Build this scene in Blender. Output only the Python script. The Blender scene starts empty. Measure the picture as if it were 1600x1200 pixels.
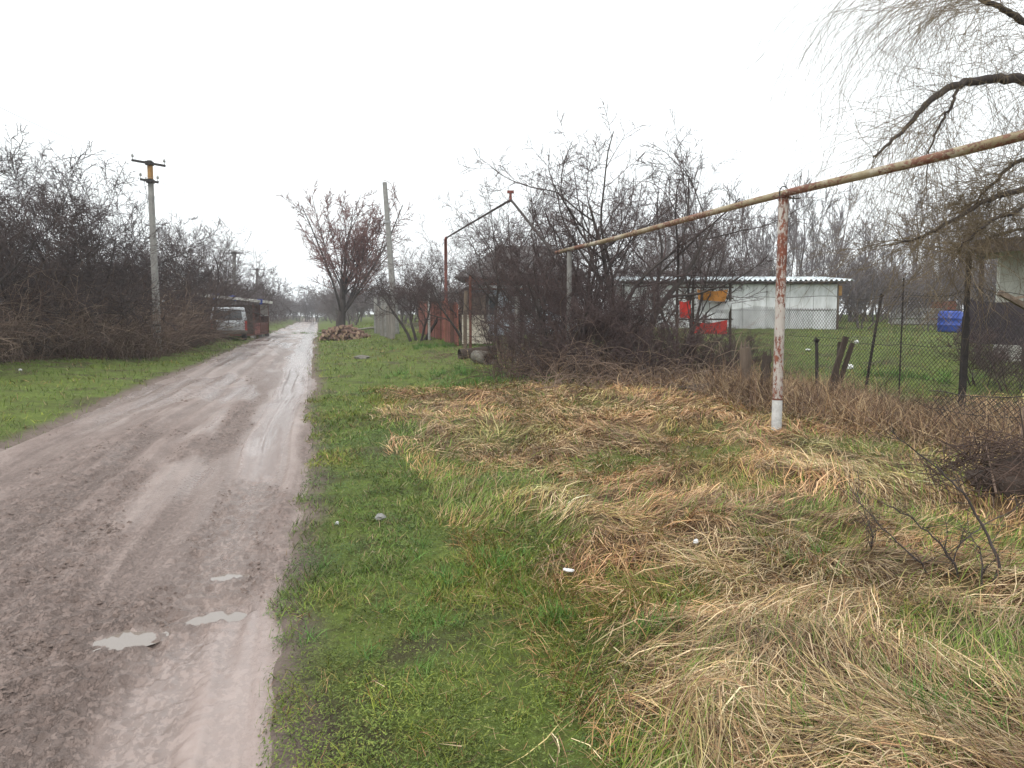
import bpy, math, random
import numpy as np
from mathutils import Vector, Matrix

# ------------------------------------------------------------------ camera, sky, sun, exposure
scn = bpy.context.scene
CAM_H = 1.6
PITCH = math.radians(5.19)
cam_d = bpy.data.cameras.new("camera")
cam_d.sensor_width = 36.0
cam_d.lens = 27.0
cam_d.clip_start = 0.05
cam_d.clip_end = 3000.0
cam = bpy.data.objects.new("camera", cam_d)
scn.collection.objects.link(cam)
cam.location = (0, 0, CAM_H)
cam.rotation_euler = (math.pi / 2 - PITCH, 0, 0)
scn.camera = cam

SUN_EL, SUN_AZ = math.radians(58), math.radians(-125)
world = bpy.data.worlds.new("World")
scn.world = world
world.use_nodes = True
wn, wl = world.node_tree.nodes, world.node_tree.links
wn.clear()
w_out = wn.new("ShaderNodeOutputWorld")
w_bg = wn.new("ShaderNodeBackground")
w_sky = wn.new("ShaderNodeTexSky")
w_sky.sky_type = 'NISHITA'
w_sky.sun_disc = False
w_sky.sun_elevation = SUN_EL
w_sky.sun_rotation = SUN_AZ
w_sky.dust_density = 4.0
w_mix = wn.new("ShaderNodeMix")
w_mix.data_type = 'RGBA'
w_mix.inputs[0].default_value = 0.93          # an even cloud deck over the clear sky
w_mix.inputs[7].default_value = (10.6, 11.0, 11.1, 1)
wl.new(w_sky.outputs[0], w_mix.inputs[6])
wl.new(w_mix.outputs[2], w_bg.inputs[0])
w_bg.inputs[1].default_value = 0.115
wl.new(w_bg.outputs[0], w_out.inputs[0])

sun_d = bpy.data.lights.new("sun", 'SUN')
sun_d.energy = 1.5
sun_d.angle = math.radians(16)
sun_d.color = (1.0, 0.96, 0.9)
sun = bpy.data.objects.new("sun", sun_d)
scn.collection.objects.link(sun)
sun.rotation_euler = (math.radians(32), 0, math.radians(-35))

scn.view_settings.view_transform = 'Standard'
scn.view_settings.look = 'None'
scn.view_settings.exposure = 0.24
scn.view_settings.gamma = 1.0
scn.view_settings.use_curve_mapping = False
scn.render.engine = 'CYCLES'
scn.cycles.max_bounces = 4
scn.cycles.diffuse_bounces = 2
scn.cycles.glossy_bounces = 2
scn.cycles.transparent_max_bounces = 6
scn.cycles.use_adaptive_sampling = True
scn.cycles.adaptive_threshold = 0.012
scn.cycles.use_denoising = True
scn.cycles.volume_bounces = 0

rng = np.random.default_rng(7)
random.seed(7)
COL = scn.collection
F = 1200.0
SP, CP = math.sin(PITCH), math.cos(PITCH)


# ------------------------------------------------------------------ helpers: noise, terrain, placement
def vnoise(x, y, seed=0):
    x = np.asarray(x, dtype=np.float64); y = np.asarray(y, dtype=np.float64)
    xi = np.floor(x).astype(np.int64); yi = np.floor(y).astype(np.int64)
    fx = x - xi; fy = y - yi
    fx = fx * fx * (3 - 2 * fx); fy = fy * fy * (3 - 2 * fy)

    def h(a, b):
        n = (a * 374761393 + b * 668265263 + seed * 1442695041) & 0xffffffff
        n = ((n ^ (n >> 13)) * 1274126177) & 0xffffffff
        n = n ^ (n >> 16)
        return n / 4294967295.0
    a = h(xi, yi); b = h(xi + 1, yi); c = h(xi, yi + 1); d = h(xi + 1, yi + 1)
    return (a * (1 - fx) + b * fx) * (1 - fy) + (c * (1 - fx) + d * fx) * fy


def fbm(x, y, seed=0, oct=4):
    s = 0; a = 0.5; t = 0
    for i in range(oct):
        s = s + a * vnoise(np.asarray(x) * 2 ** i, np.asarray(y) * 2 ** i, seed + i * 17)
        t += a; a *= 0.5
    return s / t


def sm(x, a, b):
    t = np.clip((np.asarray(x, dtype=np.float64) - a) / (b - a), 0, 1)
    return t * t * (3 - 2 * t)


RA = math.radians(14.2)
RC, RS = math.cos(RA), math.sin(RA)
ROAD_L, ROAD_R = -3.65, -0.25


def us(x, y):
    return x * RC + y * RS, -x * RS + y * RC


def xy(u, s):
    return u * RC - s * RS, u * RS + s * RC


def edge_wob(s, side):
    return (fbm(s * 0.22, s * 0 + side * 31.7, 5, 2) - 0.5) * 0.30 + (fbm(s * 2.1, s * 0 + side * 7.7, 6, 3) - 0.5) * 0.22 * (1 - 0.8 * sm(s, 8, 25))


def straw_mask(u, s):
    """how much of the matted dry grass covers the spot"""
    n = fbm(u * 0.9, s * 0.9, 41, 3)
    b = 1.15 + (n - 0.5) * 1.9 + 0.35 * sm(s, 9, 14)
    m = sm(u, b - 0.25, b + 0.45)
    m = m * (1 - sm(s, 13.2, 16.5) * (1 - 0.6 * sm(u, 7.5, 9)))
    patch = sm(fbm(u * 1.35 + 9, s * 1.35, 55, 3), 0.47, 0.60)
    m = m * (1 - 0.85 * patch * (1 - 0.5 * sm(s, 6.5, 9.5)))
    behind = sm(u, 8.4, 9.4) * sm(s, 9.5, 12.0)
    return m * (1 - behind)


def mounds(u, s):
    n = fbm(u * 1.1 + 3, s * 0.9, 71, 3)
    return 0.8 * sm(n, 0.42, 0.78) + 0.5 * sm(fbm(u * 3.1, s * 2.6, 75, 2), 0.4, 0.75)


def terrain(x, y):
    x = np.asarray(x, dtype=np.float64); y = np.asarray(y, dtype=np.float64)
    u, s = us(x, y)
    r1 = np.clip(s - 10, 0, 55)
    z = 0.0155 * r1 * sm(u, 1.0, 6.0)
    z = z + 0.0145 * np.clip(s - 7, 0, 45) * sm(u, 9, 17)
    z = z + 0.014 * r1 * sm(-u, 4.3, 8.0)
    lat_r = u - (ROAD_R + edge_wob(s, 1)); lat_l = (ROAD_L + edge_wob(s, 2)) - u
    lat = np.maximum(lat_r, lat_l)
    z = z - 0.11 * (1 - sm(lat, -0.10, 0.14))
    near = 1 - sm(s, 20, 40)
    z = z + sm(lat, 0.0, 0.6) * (0.035 + 0.05 * (fbm(x * 1.3, y * 1.3, 3, 3) - 0.5) * 2 * (0.4 + 0.6 * near))
    z = z + sm(lat, 0.3, 1.5) * 0.10 * (fbm(x * 0.35, y * 0.35, 9, 2) - 0.5) * 2 * (0.3 + 0.7 * near)
    z = z + 0.13 * mounds(u, s) * straw_mask(u, s) * (u > 0) * near
    return z


def tz(x, y):
    return float(terrain(np.array([x]), np.array([y]))[0])


def at(px, py, D):
    """the point D metres ahead of the tripod that the photo shows at px, py"""
    cx, cy = (px - 800) / F, (600 - py) / F
    dy = CP + cy * SP
    t = D / dy
    return Vector((cx * t, D, CAM_H + t * (-SP + cy * CP)))


def ground(px, py, dz=0.0):
    """where that line of sight meets the terrain"""
    D = np.exp(np.linspace(math.log(1.2), math.log(220), 900))
    cx, cy = (px - 800) / F, (600 - py) / F
    t = D / (CP + cy * SP)
    X = cx * t; Z = CAM_H + t * (-SP + cy * CP)
    below = Z <= terrain(X, D) + dz
    i = int(np.argmax(below)) if below.any() else len(D) - 1
    return Vector((X[i], D[i], tz(X[i], D[i])))


# ------------------------------------------------------------------ helpers: meshes and objects
def np_mesh(name, V, Fq, attrs=None, smooth=False):
    me = bpy.data.meshes.new(name)
    V = np.asarray(V, dtype=np.float32); Fq = np.asarray(Fq, dtype=np.int32)
    k = Fq.shape[1]
    me.vertices.add(len(V)); me.vertices.foreach_set("co", V.ravel())
    me.loops.add(Fq.size); me.loops.foreach_set("vertex_index", Fq.ravel())
    me.polygons.add(len(Fq))
    me.polygons.foreach_set("loop_start", np.arange(len(Fq), dtype=np.int32) * k)
    if smooth:
        me.polygons.foreach_set("use_smooth", np.ones(len(Fq), dtype=bool))
    me.update(calc_edges=True)
    for an, av in (attrs or {}).items():
        av = np.asarray(av, dtype=np.float32)
        if av.ndim == 1:
            a = me.attributes.new(an, 'FLOAT', 'POINT'); a.data.foreach_set("value", av)
        else:
            if av.shape[1] == 3:
                av = np.hstack([av, np.ones((len(av), 1), np.float32)])
            a = me.attributes.new(an, 'FLOAT_COLOR', 'POINT'); a.data.foreach_set("color", av.ravel())
    return me


class MB:
    def __init__(self):
        self.v = []; self.f = []; self.sm = []

    def add(self, vs, fs, smooth=False):
        o = len(self.v)
        self.v += [tuple(p) for p in vs]
        for f in fs:
            self.f.append(tuple(i + o for i in f)); self.sm.append(smooth)
        return self

    def box(self, c, size, rot=None, jit=0.0):
        hx, hy, hz = size[0] / 2, size[1] / 2, size[2] / 2
        vs = []
        for sx, sy, sz in ((-1, -1, -1), (1, -1, -1), (1, 1, -1), (-1, 1, -1), (-1, -1, 1), (1, -1, 1), (1, 1, 1), (-1, 1, 1)):
            p = Vector((sx * hx + random.uniform(-jit, jit), sy * hy + random.uniform(-jit, jit), sz * hz + random.uniform(-jit, jit)))
            if rot is not None:
                p = rot @ p
            vs.append(p + Vector(c))
        return self.add(vs, [(0, 3, 2, 1), (4, 5, 6, 7), (0, 1, 5, 4), (1, 2, 6, 5), (2, 3, 7, 6), (3, 0, 4, 7)])

    def beam(self, a, b, w, h, up=(0, 0, 1)):
        a = Vector(a); b = Vector(b); d = (b - a)
        L = d.length; d.normalize()
        x = d.cross(Vector(up))
        if x.length < 1e-4:
            x = Vector((1, 0, 0))
        x.normalize(); z = x.cross(d)
        R = Matrix((x, d, z)).transposed()
        return self.box((a + b) / 2, (w, L, h), R)

    def tube(self, pts, radii, n=8, caps=True, smooth=True):
        pts = [Vector(p) for p in pts]
        rings = []
        nrm = None
        for i, p in enumerate(pts):
            d = (pts[min(i + 1, len(pts) - 1)] - pts[max(i - 1, 0)]).normalized()
            if nrm is None:
                nrm = d.orthogonal().normalized()
            else:
                nrm = (nrm - d * nrm.dot(d))
                nrm = nrm.normalized() if nrm.length > 1e-5 else d.orthogonal().normalized()
            b = d.cross(nrm)
            r = radii[i] if hasattr(radii, '__len__') else radii
            rings.append([p + (nrm * math.cos(2 * math.pi * k / n) + b * math.sin(2 * math.pi * k / n)) * r for k in range(n)])
        vs = [p for r in rings for p in r]
        fs = []
        for i in range(len(pts) - 1):
            for k in range(n):
                k2 = (k + 1) % n
                fs.append((i * n + k, i * n + k2, (i + 1) * n + k2, (i + 1) * n + k))
        self.add(vs, fs, smooth)
        if caps:
            self.add(rings[0], [tuple(reversed(range(n)))]); self.add(rings[-1], [tuple(range(n))])
        return self

    def mesh(self, name):
        me = bpy.data.meshes.new(name)
        me.from_pydata(self.v, [], self.f)
        me.polygons.foreach_set("use_smooth", self.sm)
        me.update()
        return me


def link(name, me, mat=None, parent=None, loc=None, rz=None):
    o = bpy.data.objects.new(name, me)
    COL.objects.link(o)
    if mat is not None and me is not None and not me.materials:
        me.materials.append(mat)
    if parent is not None:
        o.parent = parent
    if loc is not None:
        o.location = loc
    if rz is not None:
        o.rotation_euler = (0, 0, rz)
    return o


def tag(o, label=None, cat=None, group=None, kind=None):
    if label: o["label"] = label
    if cat: o["category"] = cat
    if group: o["group"] = group
    if kind: o["kind"] = kind
    return o


def thing(name, label, cat, loc=(0, 0, 0), rz=0.0, group=None):
    o = bpy.data.objects.new(name, None)
    COL.objects.link(o)
    o.empty_display_size = 0.2
    o.location = loc; o.rotation_euler = (0, 0, rz)
    return tag(o, label, cat, group)


def local(root, p):
    """world point into the frame of an unscaled thing"""
    v = Vector(p) - Vector(root.location)
    return Matrix.Rotation(-root.rotation_euler.z, 3, 'Z') @ v


# ------------------------------------------------------------------ helpers: materials
def new_mat(name):
    m = bpy.data.materials.new(name); m.use_nodes = True
    nt = m.node_tree
    return m, nt.nodes, nt.links, nt.nodes["Principled BSDF"]


def ramp(N, stops):
    r = N.new("ShaderNodeValToRGB")
    e = r.color_ramp.elements
    while len(e) < len(stops):
        e.new(0.5)
    for i, (p, c) in enumerate(stops):
        e[i].position = p; e[i].color = (c[0], c[1], c[2], 1)
    return r


def noise(N, L, scale, detail=5, rough=0.6, vec=None, dist=0.0):
    n = N.new("ShaderNodeTexNoise")
    n.inputs["Scale"].default_value = scale; n.inputs["Detail"].default_value = detail
    n.inputs["Roughness"].default_value = rough; n.inputs["Distortion"].default_value = dist
    if vec is not None:
        L.new(vec, n.inputs["Vector"])
    return n


def mat(name, stops, scale=4.0, rough=0.8, bump=0.3, bscale=None, stretch=(1, 1, 1), spec=0.3, metal=0.0, dist=0.0, bdist=0.02, vary=0.0):
    m, N, L, P = new_mat(name)
    tc = N.new("ShaderNodeTexCoord"); mp = N.new("ShaderNodeMapping")
    mp.inputs["Scale"].default_value = stretch
    L.new(tc.outputs["Object"], mp.inputs["Vector"])
    n = noise(N, L, scale, 6, 0.62, mp.outputs["Vector"], dist)
    r = ramp(N, stops)
    L.new(n.outputs["Fac"], r.inputs["Fac"])
    out = r.outputs["Color"]
    if vary:
        oi = N.new("ShaderNodeObjectInfo"); hs = N.new("ShaderNodeHueSaturation")
        mr = N.new("ShaderNodeMapRange"); mr.inputs[3].default_value = 1 - vary; mr.inputs[4].default_value = 1 + vary
        L.new(oi.outputs["Random"], mr.inputs[0]); L.new(mr.outputs[0], hs.inputs["Value"])
        L.new(out, hs.inputs["Color"]); out = hs.outputs["Color"]
    L.new(out, P.inputs["Base Color"])
    P.inputs["Roughness"].default_value = rough
    P.inputs["Specular IOR Level"].default_value = spec
    P.inputs["Metallic"].default_value = metal
    if bump:
        b = N.new("ShaderNodeBump"); b.inputs["Strength"].default_value = bump; b.inputs["Distance"].default_value = bdist
        n2 = noise(N, L, bscale or scale * 4, 6, 0.65, mp.outputs["Vector"])
        L.new(n2.outputs["Fac"], b.inputs["Height"]); L.new(b.outputs["Normal"], P.inputs["Normal"])
    return m


M = {}
M['bark'] = mat('bark', [(0.3, (0.035, 0.028, 0.027)), (0.7, (0.095, 0.078, 0.07))], 9, 0.9, 0.6, 40, (1, 1, 0.25))
M['twig'] = mat('twig', [(0.3, (0.045, 0.033, 0.032)), (0.7, (0.105, 0.078, 0.073))], 1.2, 0.85, 0, vary=0.25)
M['twig_red'] = mat('twig_red', [(0.3, (0.11, 0.055, 0.05)), (0.7, (0.24, 0.125, 0.11))], 1.2, 0.85, 0)
M['twig_plum'] = mat('twig_plum', [(0.3, (0.05, 0.034, 0.033)), (0.7, (0.125, 0.086, 0.08))], 1.2, 0.85, 0)
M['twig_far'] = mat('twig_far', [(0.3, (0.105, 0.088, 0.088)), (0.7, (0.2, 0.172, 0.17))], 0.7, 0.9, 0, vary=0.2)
M['twig_willow'] = mat('twig_willow', [(0.3, (0.10, 0.075, 0.045)), (0.7, (0.24, 0.18, 0.105))], 1.3, 0.8, 0)
M['cane'] = mat('cane', [(0.3, (0.12, 0.082, 0.062)), (0.5, (0.22, 0.155, 0.118)), (0.7, (0.36, 0.275, 0.205))], 0.9, 0.85, 0)
M['cane_dark'] = mat('cane_dark', [(0.3, (0.05, 0.034, 0.029)), (0.7, (0.15, 0.098, 0.076))], 1.1, 0.85, 0)
M['charred'] = mat('charred', [(0.3, (0.035, 0.026, 0.022)), (0.7, (0.12, 0.088, 0.072))], 5, 0.95, 0.5)
M['concrete'] = mat('concrete', [(0.3, (0.2, 0.195, 0.185)), (0.7, (0.34, 0.33, 0.31))], 5, 0.9, 0.35, 30)
M['concrete_dark'] = mat('concrete_dark', [(0.3, (0.115, 0.105, 0.09)), (0.7, (0.22, 0.205, 0.175))], 4, 0.9, 0.4, 25)
M['whitewash'] = mat('whitewash', [(0.3, (0.42, 0.42, 0.41)), (0.6, (0.62, 0.62, 0.61))], 10, 0.9, 0.4, 40)
M['rust'] = mat('rust', [(0.3, (0.075, 0.03, 0.022)), (0.7, (0.2, 0.085, 0.06))], 6, 0.9, 0.4, 30)
M['rust_red'] = mat('rust_red', [(0.3, (0.17, 0.05, 0.04)), (0.7, (0.34, 0.125, 0.1))], 4, 0.8, 0.2, 25)
M['black_iron'] = mat('black_iron', [(0.3, (0.018, 0.016, 0.016)), (0.7, (0.06, 0.05, 0.046))], 8, 0.75, 0.3)
M['wire'] = mat('wire', [(0.3, (0.03, 0.025, 0.024)), (0.7, (0.085, 0.068, 0.06))], 6, 0.7, 0, spec=0.4)
M['wire_grey'] = mat('wire_grey', [(0.3, (0.3, 0.3, 0.3)), (0.7, (0.42, 0.42, 0.43))], 1, 0.6, 0)
M['ochre'] = mat('ochre', [(0.3, (0.28, 0.14, 0.045)), (0.7, (0.42, 0.25, 0.1))], 8, 0.9, 0.3)
M['old_wood'] = mat('old_wood', [(0.3, (0.10, 0.075, 0.058)), (0.7, (0.22, 0.17, 0.13))], 7, 0.9, 0.5, 25, (1, 1, 0.15), vary=0.2)
M['grey_wood'] = mat('grey_wood', [(0.3, (0.17, 0.155, 0.14)), (0.7, (0.32, 0.295, 0.27))], 7, 0.9, 0.4, 25, (1, 1, 0.15), vary=0.2)
M['dark_wood'] = mat('dark_wood', [(0.3, (0.04, 0.03, 0.025)), (0.7, (0.1, 0.076, 0.06))], 7, 0.9, 0.5, 25, (1, 1, 0.15))
M['log_bark'] = mat('log_bark', [(0.3, (0.085, 0.05, 0.04)), (0.7, (0.23, 0.145, 0.11))], 6, 0.9, 0.5, 30, vary=0.3)
M['log_end'] = mat('log_end', [(0.3, (0.3, 0.2, 0.135)), (0.7, (0.45, 0.33, 0.24))], 9, 0.85, 0.2)
M['white_sheet'] = mat('white_sheet', [(0.3, (0.36, 0.36, 0.36)), (0.45, (0.54, 0.55, 0.56)), (0.62, (0.66, 0.67, 0.69))], 2.6, 0.6, 0.08, 6, (1, 1, 0.3), vary=0.05)
M['white_paint'] = mat('white_paint', [(0.3, (0.5, 0.53, 0.56)), (0.65, (0.68, 0.71, 0.74))], 2.4, 0.45, 0.05)
M['dirty_white'] = mat('dirty_white', [(0.25, (0.34, 0.33, 0.3)), (0.6, (0.62, 0.61, 0.57))], 1.7, 0.75, 0.15)
M['cream_board'] = mat('cream_board', [(0.3, (0.42, 0.37, 0.3)), (0.65, (0.62, 0.57, 0.48))], 5, 0.8, 0.2, 20, vary=0.12)
M['roof_zinc'] = mat('roof_zinc', [(0.3, (0.42, 0.47, 0.5)), (0.65, (0.6, 0.66, 0.69))], 1.4, 0.4, 0.05, metal=0.2)
M['roof_slate'] = mat('roof_slate', [(0.3, (0.12, 0.115, 0.115)), (0.7, (0.22, 0.212, 0.21))], 2, 0.85, 0.3, vary=0.15)
M['brick_red'] = mat('brick_red', [(0.3, (0.22, 0.075, 0.052)), (0.7, (0.36, 0.14, 0.1))], 4, 0.9, 0.3, vary=0.2)
M['mortar'] = mat('mortar', [(0.3, (0.3, 0.27, 0.25)), (0.7, (0.4, 0.36, 0.33))], 6, 0.9, 0.3)
M['pale_blue'] = mat('pale_blue', [(0.3, (0.32, 0.37, 0.43)), (0.7, (0.48, 0.53, 0.6))], 2, 0.85, 0.15)
M['red_cloth'] = mat('red_cloth', [(0.3, (0.5, 0.03, 0.025)), (0.7, (0.68, 0.06, 0.045))], 3, 0.7, 0.1)
M['red_lamp'] = mat('red_lamp', [(0.3, (0.42, 0.03, 0.025)), (0.7, (0.55, 0.05, 0.04))], 3, 0.3, 0)
M['orange_cloth'] = mat('orange_cloth', [(0.3, (0.5, 0.2, 0.035)), (0.7, (0.62, 0.28, 0.06))], 3, 0.7, 0.1)
M['white_cloth'] = mat('white_cloth', [(0.3, (0.55, 0.56, 0.57)), (0.7, (0.7, 0.7, 0.71))], 3, 0.7, 0.1)
M['blue_plastic'] = mat('blue_plastic', [(0.3, (0.012, 0.045, 0.28)), (0.7, (0.02, 0.07, 0.38))], 3, 0.4, 0.05, spec=0.5)
M['plum_tarp'] = mat('plum_tarp', [(0.3, (0.026, 0.02, 0.025)), (0.7, (0.058, 0.044, 0.048))], 2.5, 0.6, 0.2)
M['glass'] = mat('glass', [(0.3, (0.03, 0.035, 0.04)), (0.7, (0.06, 0.065, 0.07))], 1, 0.08, 0, spec=0.8)
M['rubber'] = mat('rubber', [(0.3, (0.012, 0.012, 0.012)), (0.7, (0.035, 0.033, 0.032))], 5, 0.8, 0.2)
M['stone'] = mat('stone', [(0.3, (0.17, 0.165, 0.16)), (0.7, (0.3, 0.29, 0.28))], 12, 0.9, 0.4)
M['litter'] = mat('litter', [(0.3, (0.6, 0.6, 0.6)), (0.7, (0.75, 0.75, 0.75))], 9, 0.5, 0.2)
M['ceramic'] = mat('ceramic', [(0.3, (0.3, 0.3, 0.29)), (0.7, (0.5, 0.5, 0.48))], 5, 0.3, 0)


def painted_pipe(name, base, rust_lo, rust_hi, thr, gold=None):
    """pale paint flaking off rusty steel"""
    m, N, L, P = new_mat(name)
    tc = N.new("ShaderNodeTexCoord"); mp = N.new("ShaderNodeMapping")
    L.new(tc.outputs["Object"], mp.inputs["Vector"])
    mp.inputs["Scale"].default_value = (1, 1, 0.45) if gold is None else (1, 0.5, 1)
    big = noise(N, L, 2.3, 4, 0.6, mp.outputs["Vector"]); fine = noise(N, L, 34, 8, 0.75, mp.outputs["Vector"])
    mx = N.new("ShaderNodeMath"); mx.operation = 'MULTIPLY_ADD'
    L.new(big.outputs["Fac"], mx.inputs[0]); mx.inputs[1].default_value = 0.85; L.new(fine.outputs["Fac"], mx.inputs[2])
    edge = ramp(N, [(0, (0, 0, 0)), (1, (1, 1, 1))])
    mr = N.new("ShaderNodeMapRange"); mr.inputs[1].default_value = thr; mr.inputs[2].default_value = thr + 0.03
    L.new(mx.outputs[0], mr.inputs[0])
    rcol = ramp(N, [(0.35, rust_lo), (0.65, rust_hi)])
    n3 = noise(N, L, 14, 5, 0.7, mp.outputs["Vector"]); L.new(n3.outputs["Fac"], rcol.inputs["Fac"])
    bcol = ramp(N, base)
    n4 = noise(N, L, 3.2, 6, 0.7, mp.outputs["Vector"]); L.new(n4.outputs["Fac"], bcol.inputs["Fac"])
    mix = N.new("ShaderNodeMix"); mix.data_type = 'RGBA'
    L.new(mr.outputs[0], mix.inputs[0]); L.new(bcol.outputs[0], mix.inputs[6]); L.new(rcol.outputs[0], mix.inputs[7])
    L.new(mix.outputs[2], P.inputs["Base Color"])
    P.inputs["Roughness"].default_value = 0.7
    b = N.new("ShaderNodeBump"); b.inputs["Strength"].default_value = 0.5; b.inputs["Distance"].default_value = 0.004
    b.invert = True
    L.new(mr.outputs[0], b.inputs["Height"]); L.new(b.outputs["Normal"], P.inputs["Normal"])
    return m


M['post_paint'] = painted_pipe('post_paint', [(0.3, (0.34, 0.29, 0.26)), (0.65, (0.56, 0.52, 0.48))], (0.12, 0.035, 0.02), (0.27, 0.085, 0.045), 0.915)
M['pipe_paint'] = painted_pipe('pipe_paint', [(0.3, (0.21, 0.155, 0.075)), (0.5, (0.33, 0.27, 0.165)), (0.65, (0.5, 0.45, 0.36))], (0.12, 0.045, 0.03), (0.27, 0.12, 0.075), 0.935, True)


def blade_mat(name, rough=0.55, trans=0.2):
    m, N, L, P = new_mat(name)
    c = N.new("ShaderNodeAttribute"); c.attribute_name = "col"
    L.new(c.outputs["Color"], P.inputs["Base Color"])
    P.inputs["Roughness"].default_value = rough; P.inputs["Specular IOR Level"].default_value = 0.25
    return m


M['blade'] = blade_mat('blade')

# ------------------------------------------------------------------ the ground
ang_f = np.linspace(-48, 48, 190)
ang_b = np.concatenate([np.linspace(-180, -52, 26), ang_f, np.linspace(52, 180, 26)])
th = np.radians(ang_b)
rr = np.concatenate([[0.05, 0.4, 0.8], np.exp(np.linspace(math.log(1.1), math.log(460), 360))])
TH, RR = np.meshgrid(th, rr)
GX = RR * np.sin(TH); GY = RR * np.cos(TH)
GZ = terrain(GX, GY)
nr, na = GX.shape
idx = np.arange(nr * na).reshape(nr, na)
quads = np.stack([idx[:-1, :-1], idx[:-1, 1:], idx[1:, 1:], idx[1:, :-1]], -1).reshape(-1, 4)
gu, gs = us(GX, GY)


def zone(u, s):
    """(green, straw, soil) cover of the soil itself"""
    st = straw_mask(u, s) * (u > 0)
    left_brush = sm(-u, 5.2 + 3.2 * (1 - sm(s, 22, 29)), 6.3 + 3.2 * (1 - sm(s, 22, 29)))
    shrub = sm(u, 5.6, 6.6) * (1 - sm(u, 8.3, 9.3)) * sm(s, 14.5, 17) * (1 - sm(s, 60, 80))
    weed = sm(u, 6.6, 7.4) * (1 - sm(u, 9.2, 10.2)) * sm(s, 4, 6) * (1 - sm(s, 11.5, 13))
    lat = np.maximum(u - (ROAD_R + edge_wob(s, 1)), (ROAD_L + edge_wob(s, 2)) - u)
    bare = 1 - sm(lat, 0.05, 0.38)
    spots = sm(fbm(u * 1.7, s * 1.7, 91, 4), 0.6, 0.72) * 0.7
    soil = np.clip(left_brush * 0.9 + shrub * 0.85 + weed * 0.7 + bare + spots * (1 - st), 0, 1)
    return bare, st, np.clip(soil, 0, 1)


zg, zs, zb = zone(gu, gs)
zoneattr = np.stack([zg, zs, zb], -1).reshape(-1, 3)
gme = np_mesh("ground", np.stack([GX, GY, GZ], -1).reshape(-1, 3), quads, {"zone": zoneattr}, True)

m, N, L, P = new_mat("ground_cover")
za = N.new("ShaderNodeAttribute"); za.attribute_name = "zone"
sep = N.new("ShaderNodeSeparateColor"); L.new(za.outputs["Color"], sep.inputs[0])
tc = N.new("ShaderNodeTexCoord")
n1 = noise(N, L, 2.2, 8, 0.7, tc.outputs["Object"]); n2 = noise(N, L, 17, 8, 0.75, tc.outputs["Object"]); n3 = noise(N, L, 0.25, 4, 0.6, tc.outputs["Object"])
nm = N.new("ShaderNodeMath"); nm.operation = 'MULTIPLY_ADD'; nm.inputs[1].default_value = 0.55
nh = N.new("ShaderNodeMath"); nh.operation = 'MULTIPLY'; nh.inputs[1].default_value = 0.45
L.new(n1.outputs["Fac"], nh.inputs[0]); L.new(n2.outputs["Fac"], nm.inputs[0]); L.new(nh.outputs[0], nm.inputs[2])
gr = ramp(N, [(0.32, (0.045, 0.038, 0.022)), (0.43, (0.08, 0.09, 0.028)), (0.53, (0.11, 0.15, 0.032)), (0.66, (0.16, 0.185, 0.05)), (0.78, (0.22, 0.19, 0.09))])
sr = ramp(N, [(0.3, (0.045, 0.028, 0.018)), (0.5, (0.13, 0.082, 0.046)), (0.7, (0.27, 0.185, 0.105))])
br = ramp(N, [(0.3, (0.035, 0.026, 0.02)), (0.6, (0.085, 0.062, 0.046)), (0.8, (0.14, 0.105, 0.08))])
for r_ in (gr, sr, br):
    L.new(nm.outputs[0], r_.inputs["Fac"])
m1 = N.new("ShaderNodeMix"); m1.data_type = 'RGBA'; L.new(sep.outputs[1], m1.inputs[0]); L.new(gr.outputs[0], m1.inputs[6]); L.new(sr.outputs[0], m1.inputs[7])
m2 = N.new("ShaderNodeMix"); m2.data_type = 'RGBA'; L.new(sep.outputs[2], m2.inputs[0]); L.new(m1.outputs[2], m2.inputs[6]); L.new(br.outputs[0], m2.inputs[7])
mudr = ramp(N, [(0.3, (0.12, 0.09, 0.074)), (0.7, (0.26, 0.208, 0.182))]); L.new(nm.outputs[0], mudr.inputs["Fac"])
m3 = N.new("ShaderNodeMix"); m3.data_type = 'RGBA'; L.new(sep.outputs[0], m3.inputs[0]); L.new(m2.outputs[2], m3.inputs[6]); L.new(mudr.outputs[0], m3.inputs[7])
L.new(m3.outputs[2], P.inputs["Base Color"])
P.inputs["Roughness"].default_value = 0.9; P.inputs["Specular IOR Level"].default_value = 0.15
b = N.new("ShaderNodeBump"); b.inputs["Strength"].default_value = 0.9; b.inputs["Distance"].default_value = 0.05
L.new(nm.outputs[0], b.inputs["Height"]); L.new(b.outputs["Normal"], P.inputs["Normal"])
M['ground'] = m
tag(link("ground", gme, M['ground']), kind="structure")

# ------------------------------------------------------------------ the mud road
S_ROW = np.concatenate([np.linspace(-6, 1.2, 40)[:-1], np.exp(np.linspace(math.log(1.2), math.log(172), 740))])
NU = 240
U_COL = np.linspace(-4.15, 0.35, NU)
UU, SS = np.meshgrid(U_COL, S_ROW)
DIST = np.maximum(SS, 1.2)


PUDDLES = []   # (u, s, length along u, length along s, depth)


def puddle_from_px(px, py, ru, rs, dep=0.03):
    d = at(px, py, 1.0) - Vector((0, 0, CAM_H))
    p = Vector((0, 0, CAM_H)) + d * ((-0.03 - CAM_H) / d.z)
    u, s = us(p.x, p.y)
    PUDDLES.append([u, s, ru, rs, None])


puddle_from_px(195, 994, 0.13, 0.085)
puddle_from_px(340, 961, 0.125, 0.065)
puddle_from_px(360, 897, 0.075, 0.06)


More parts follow.
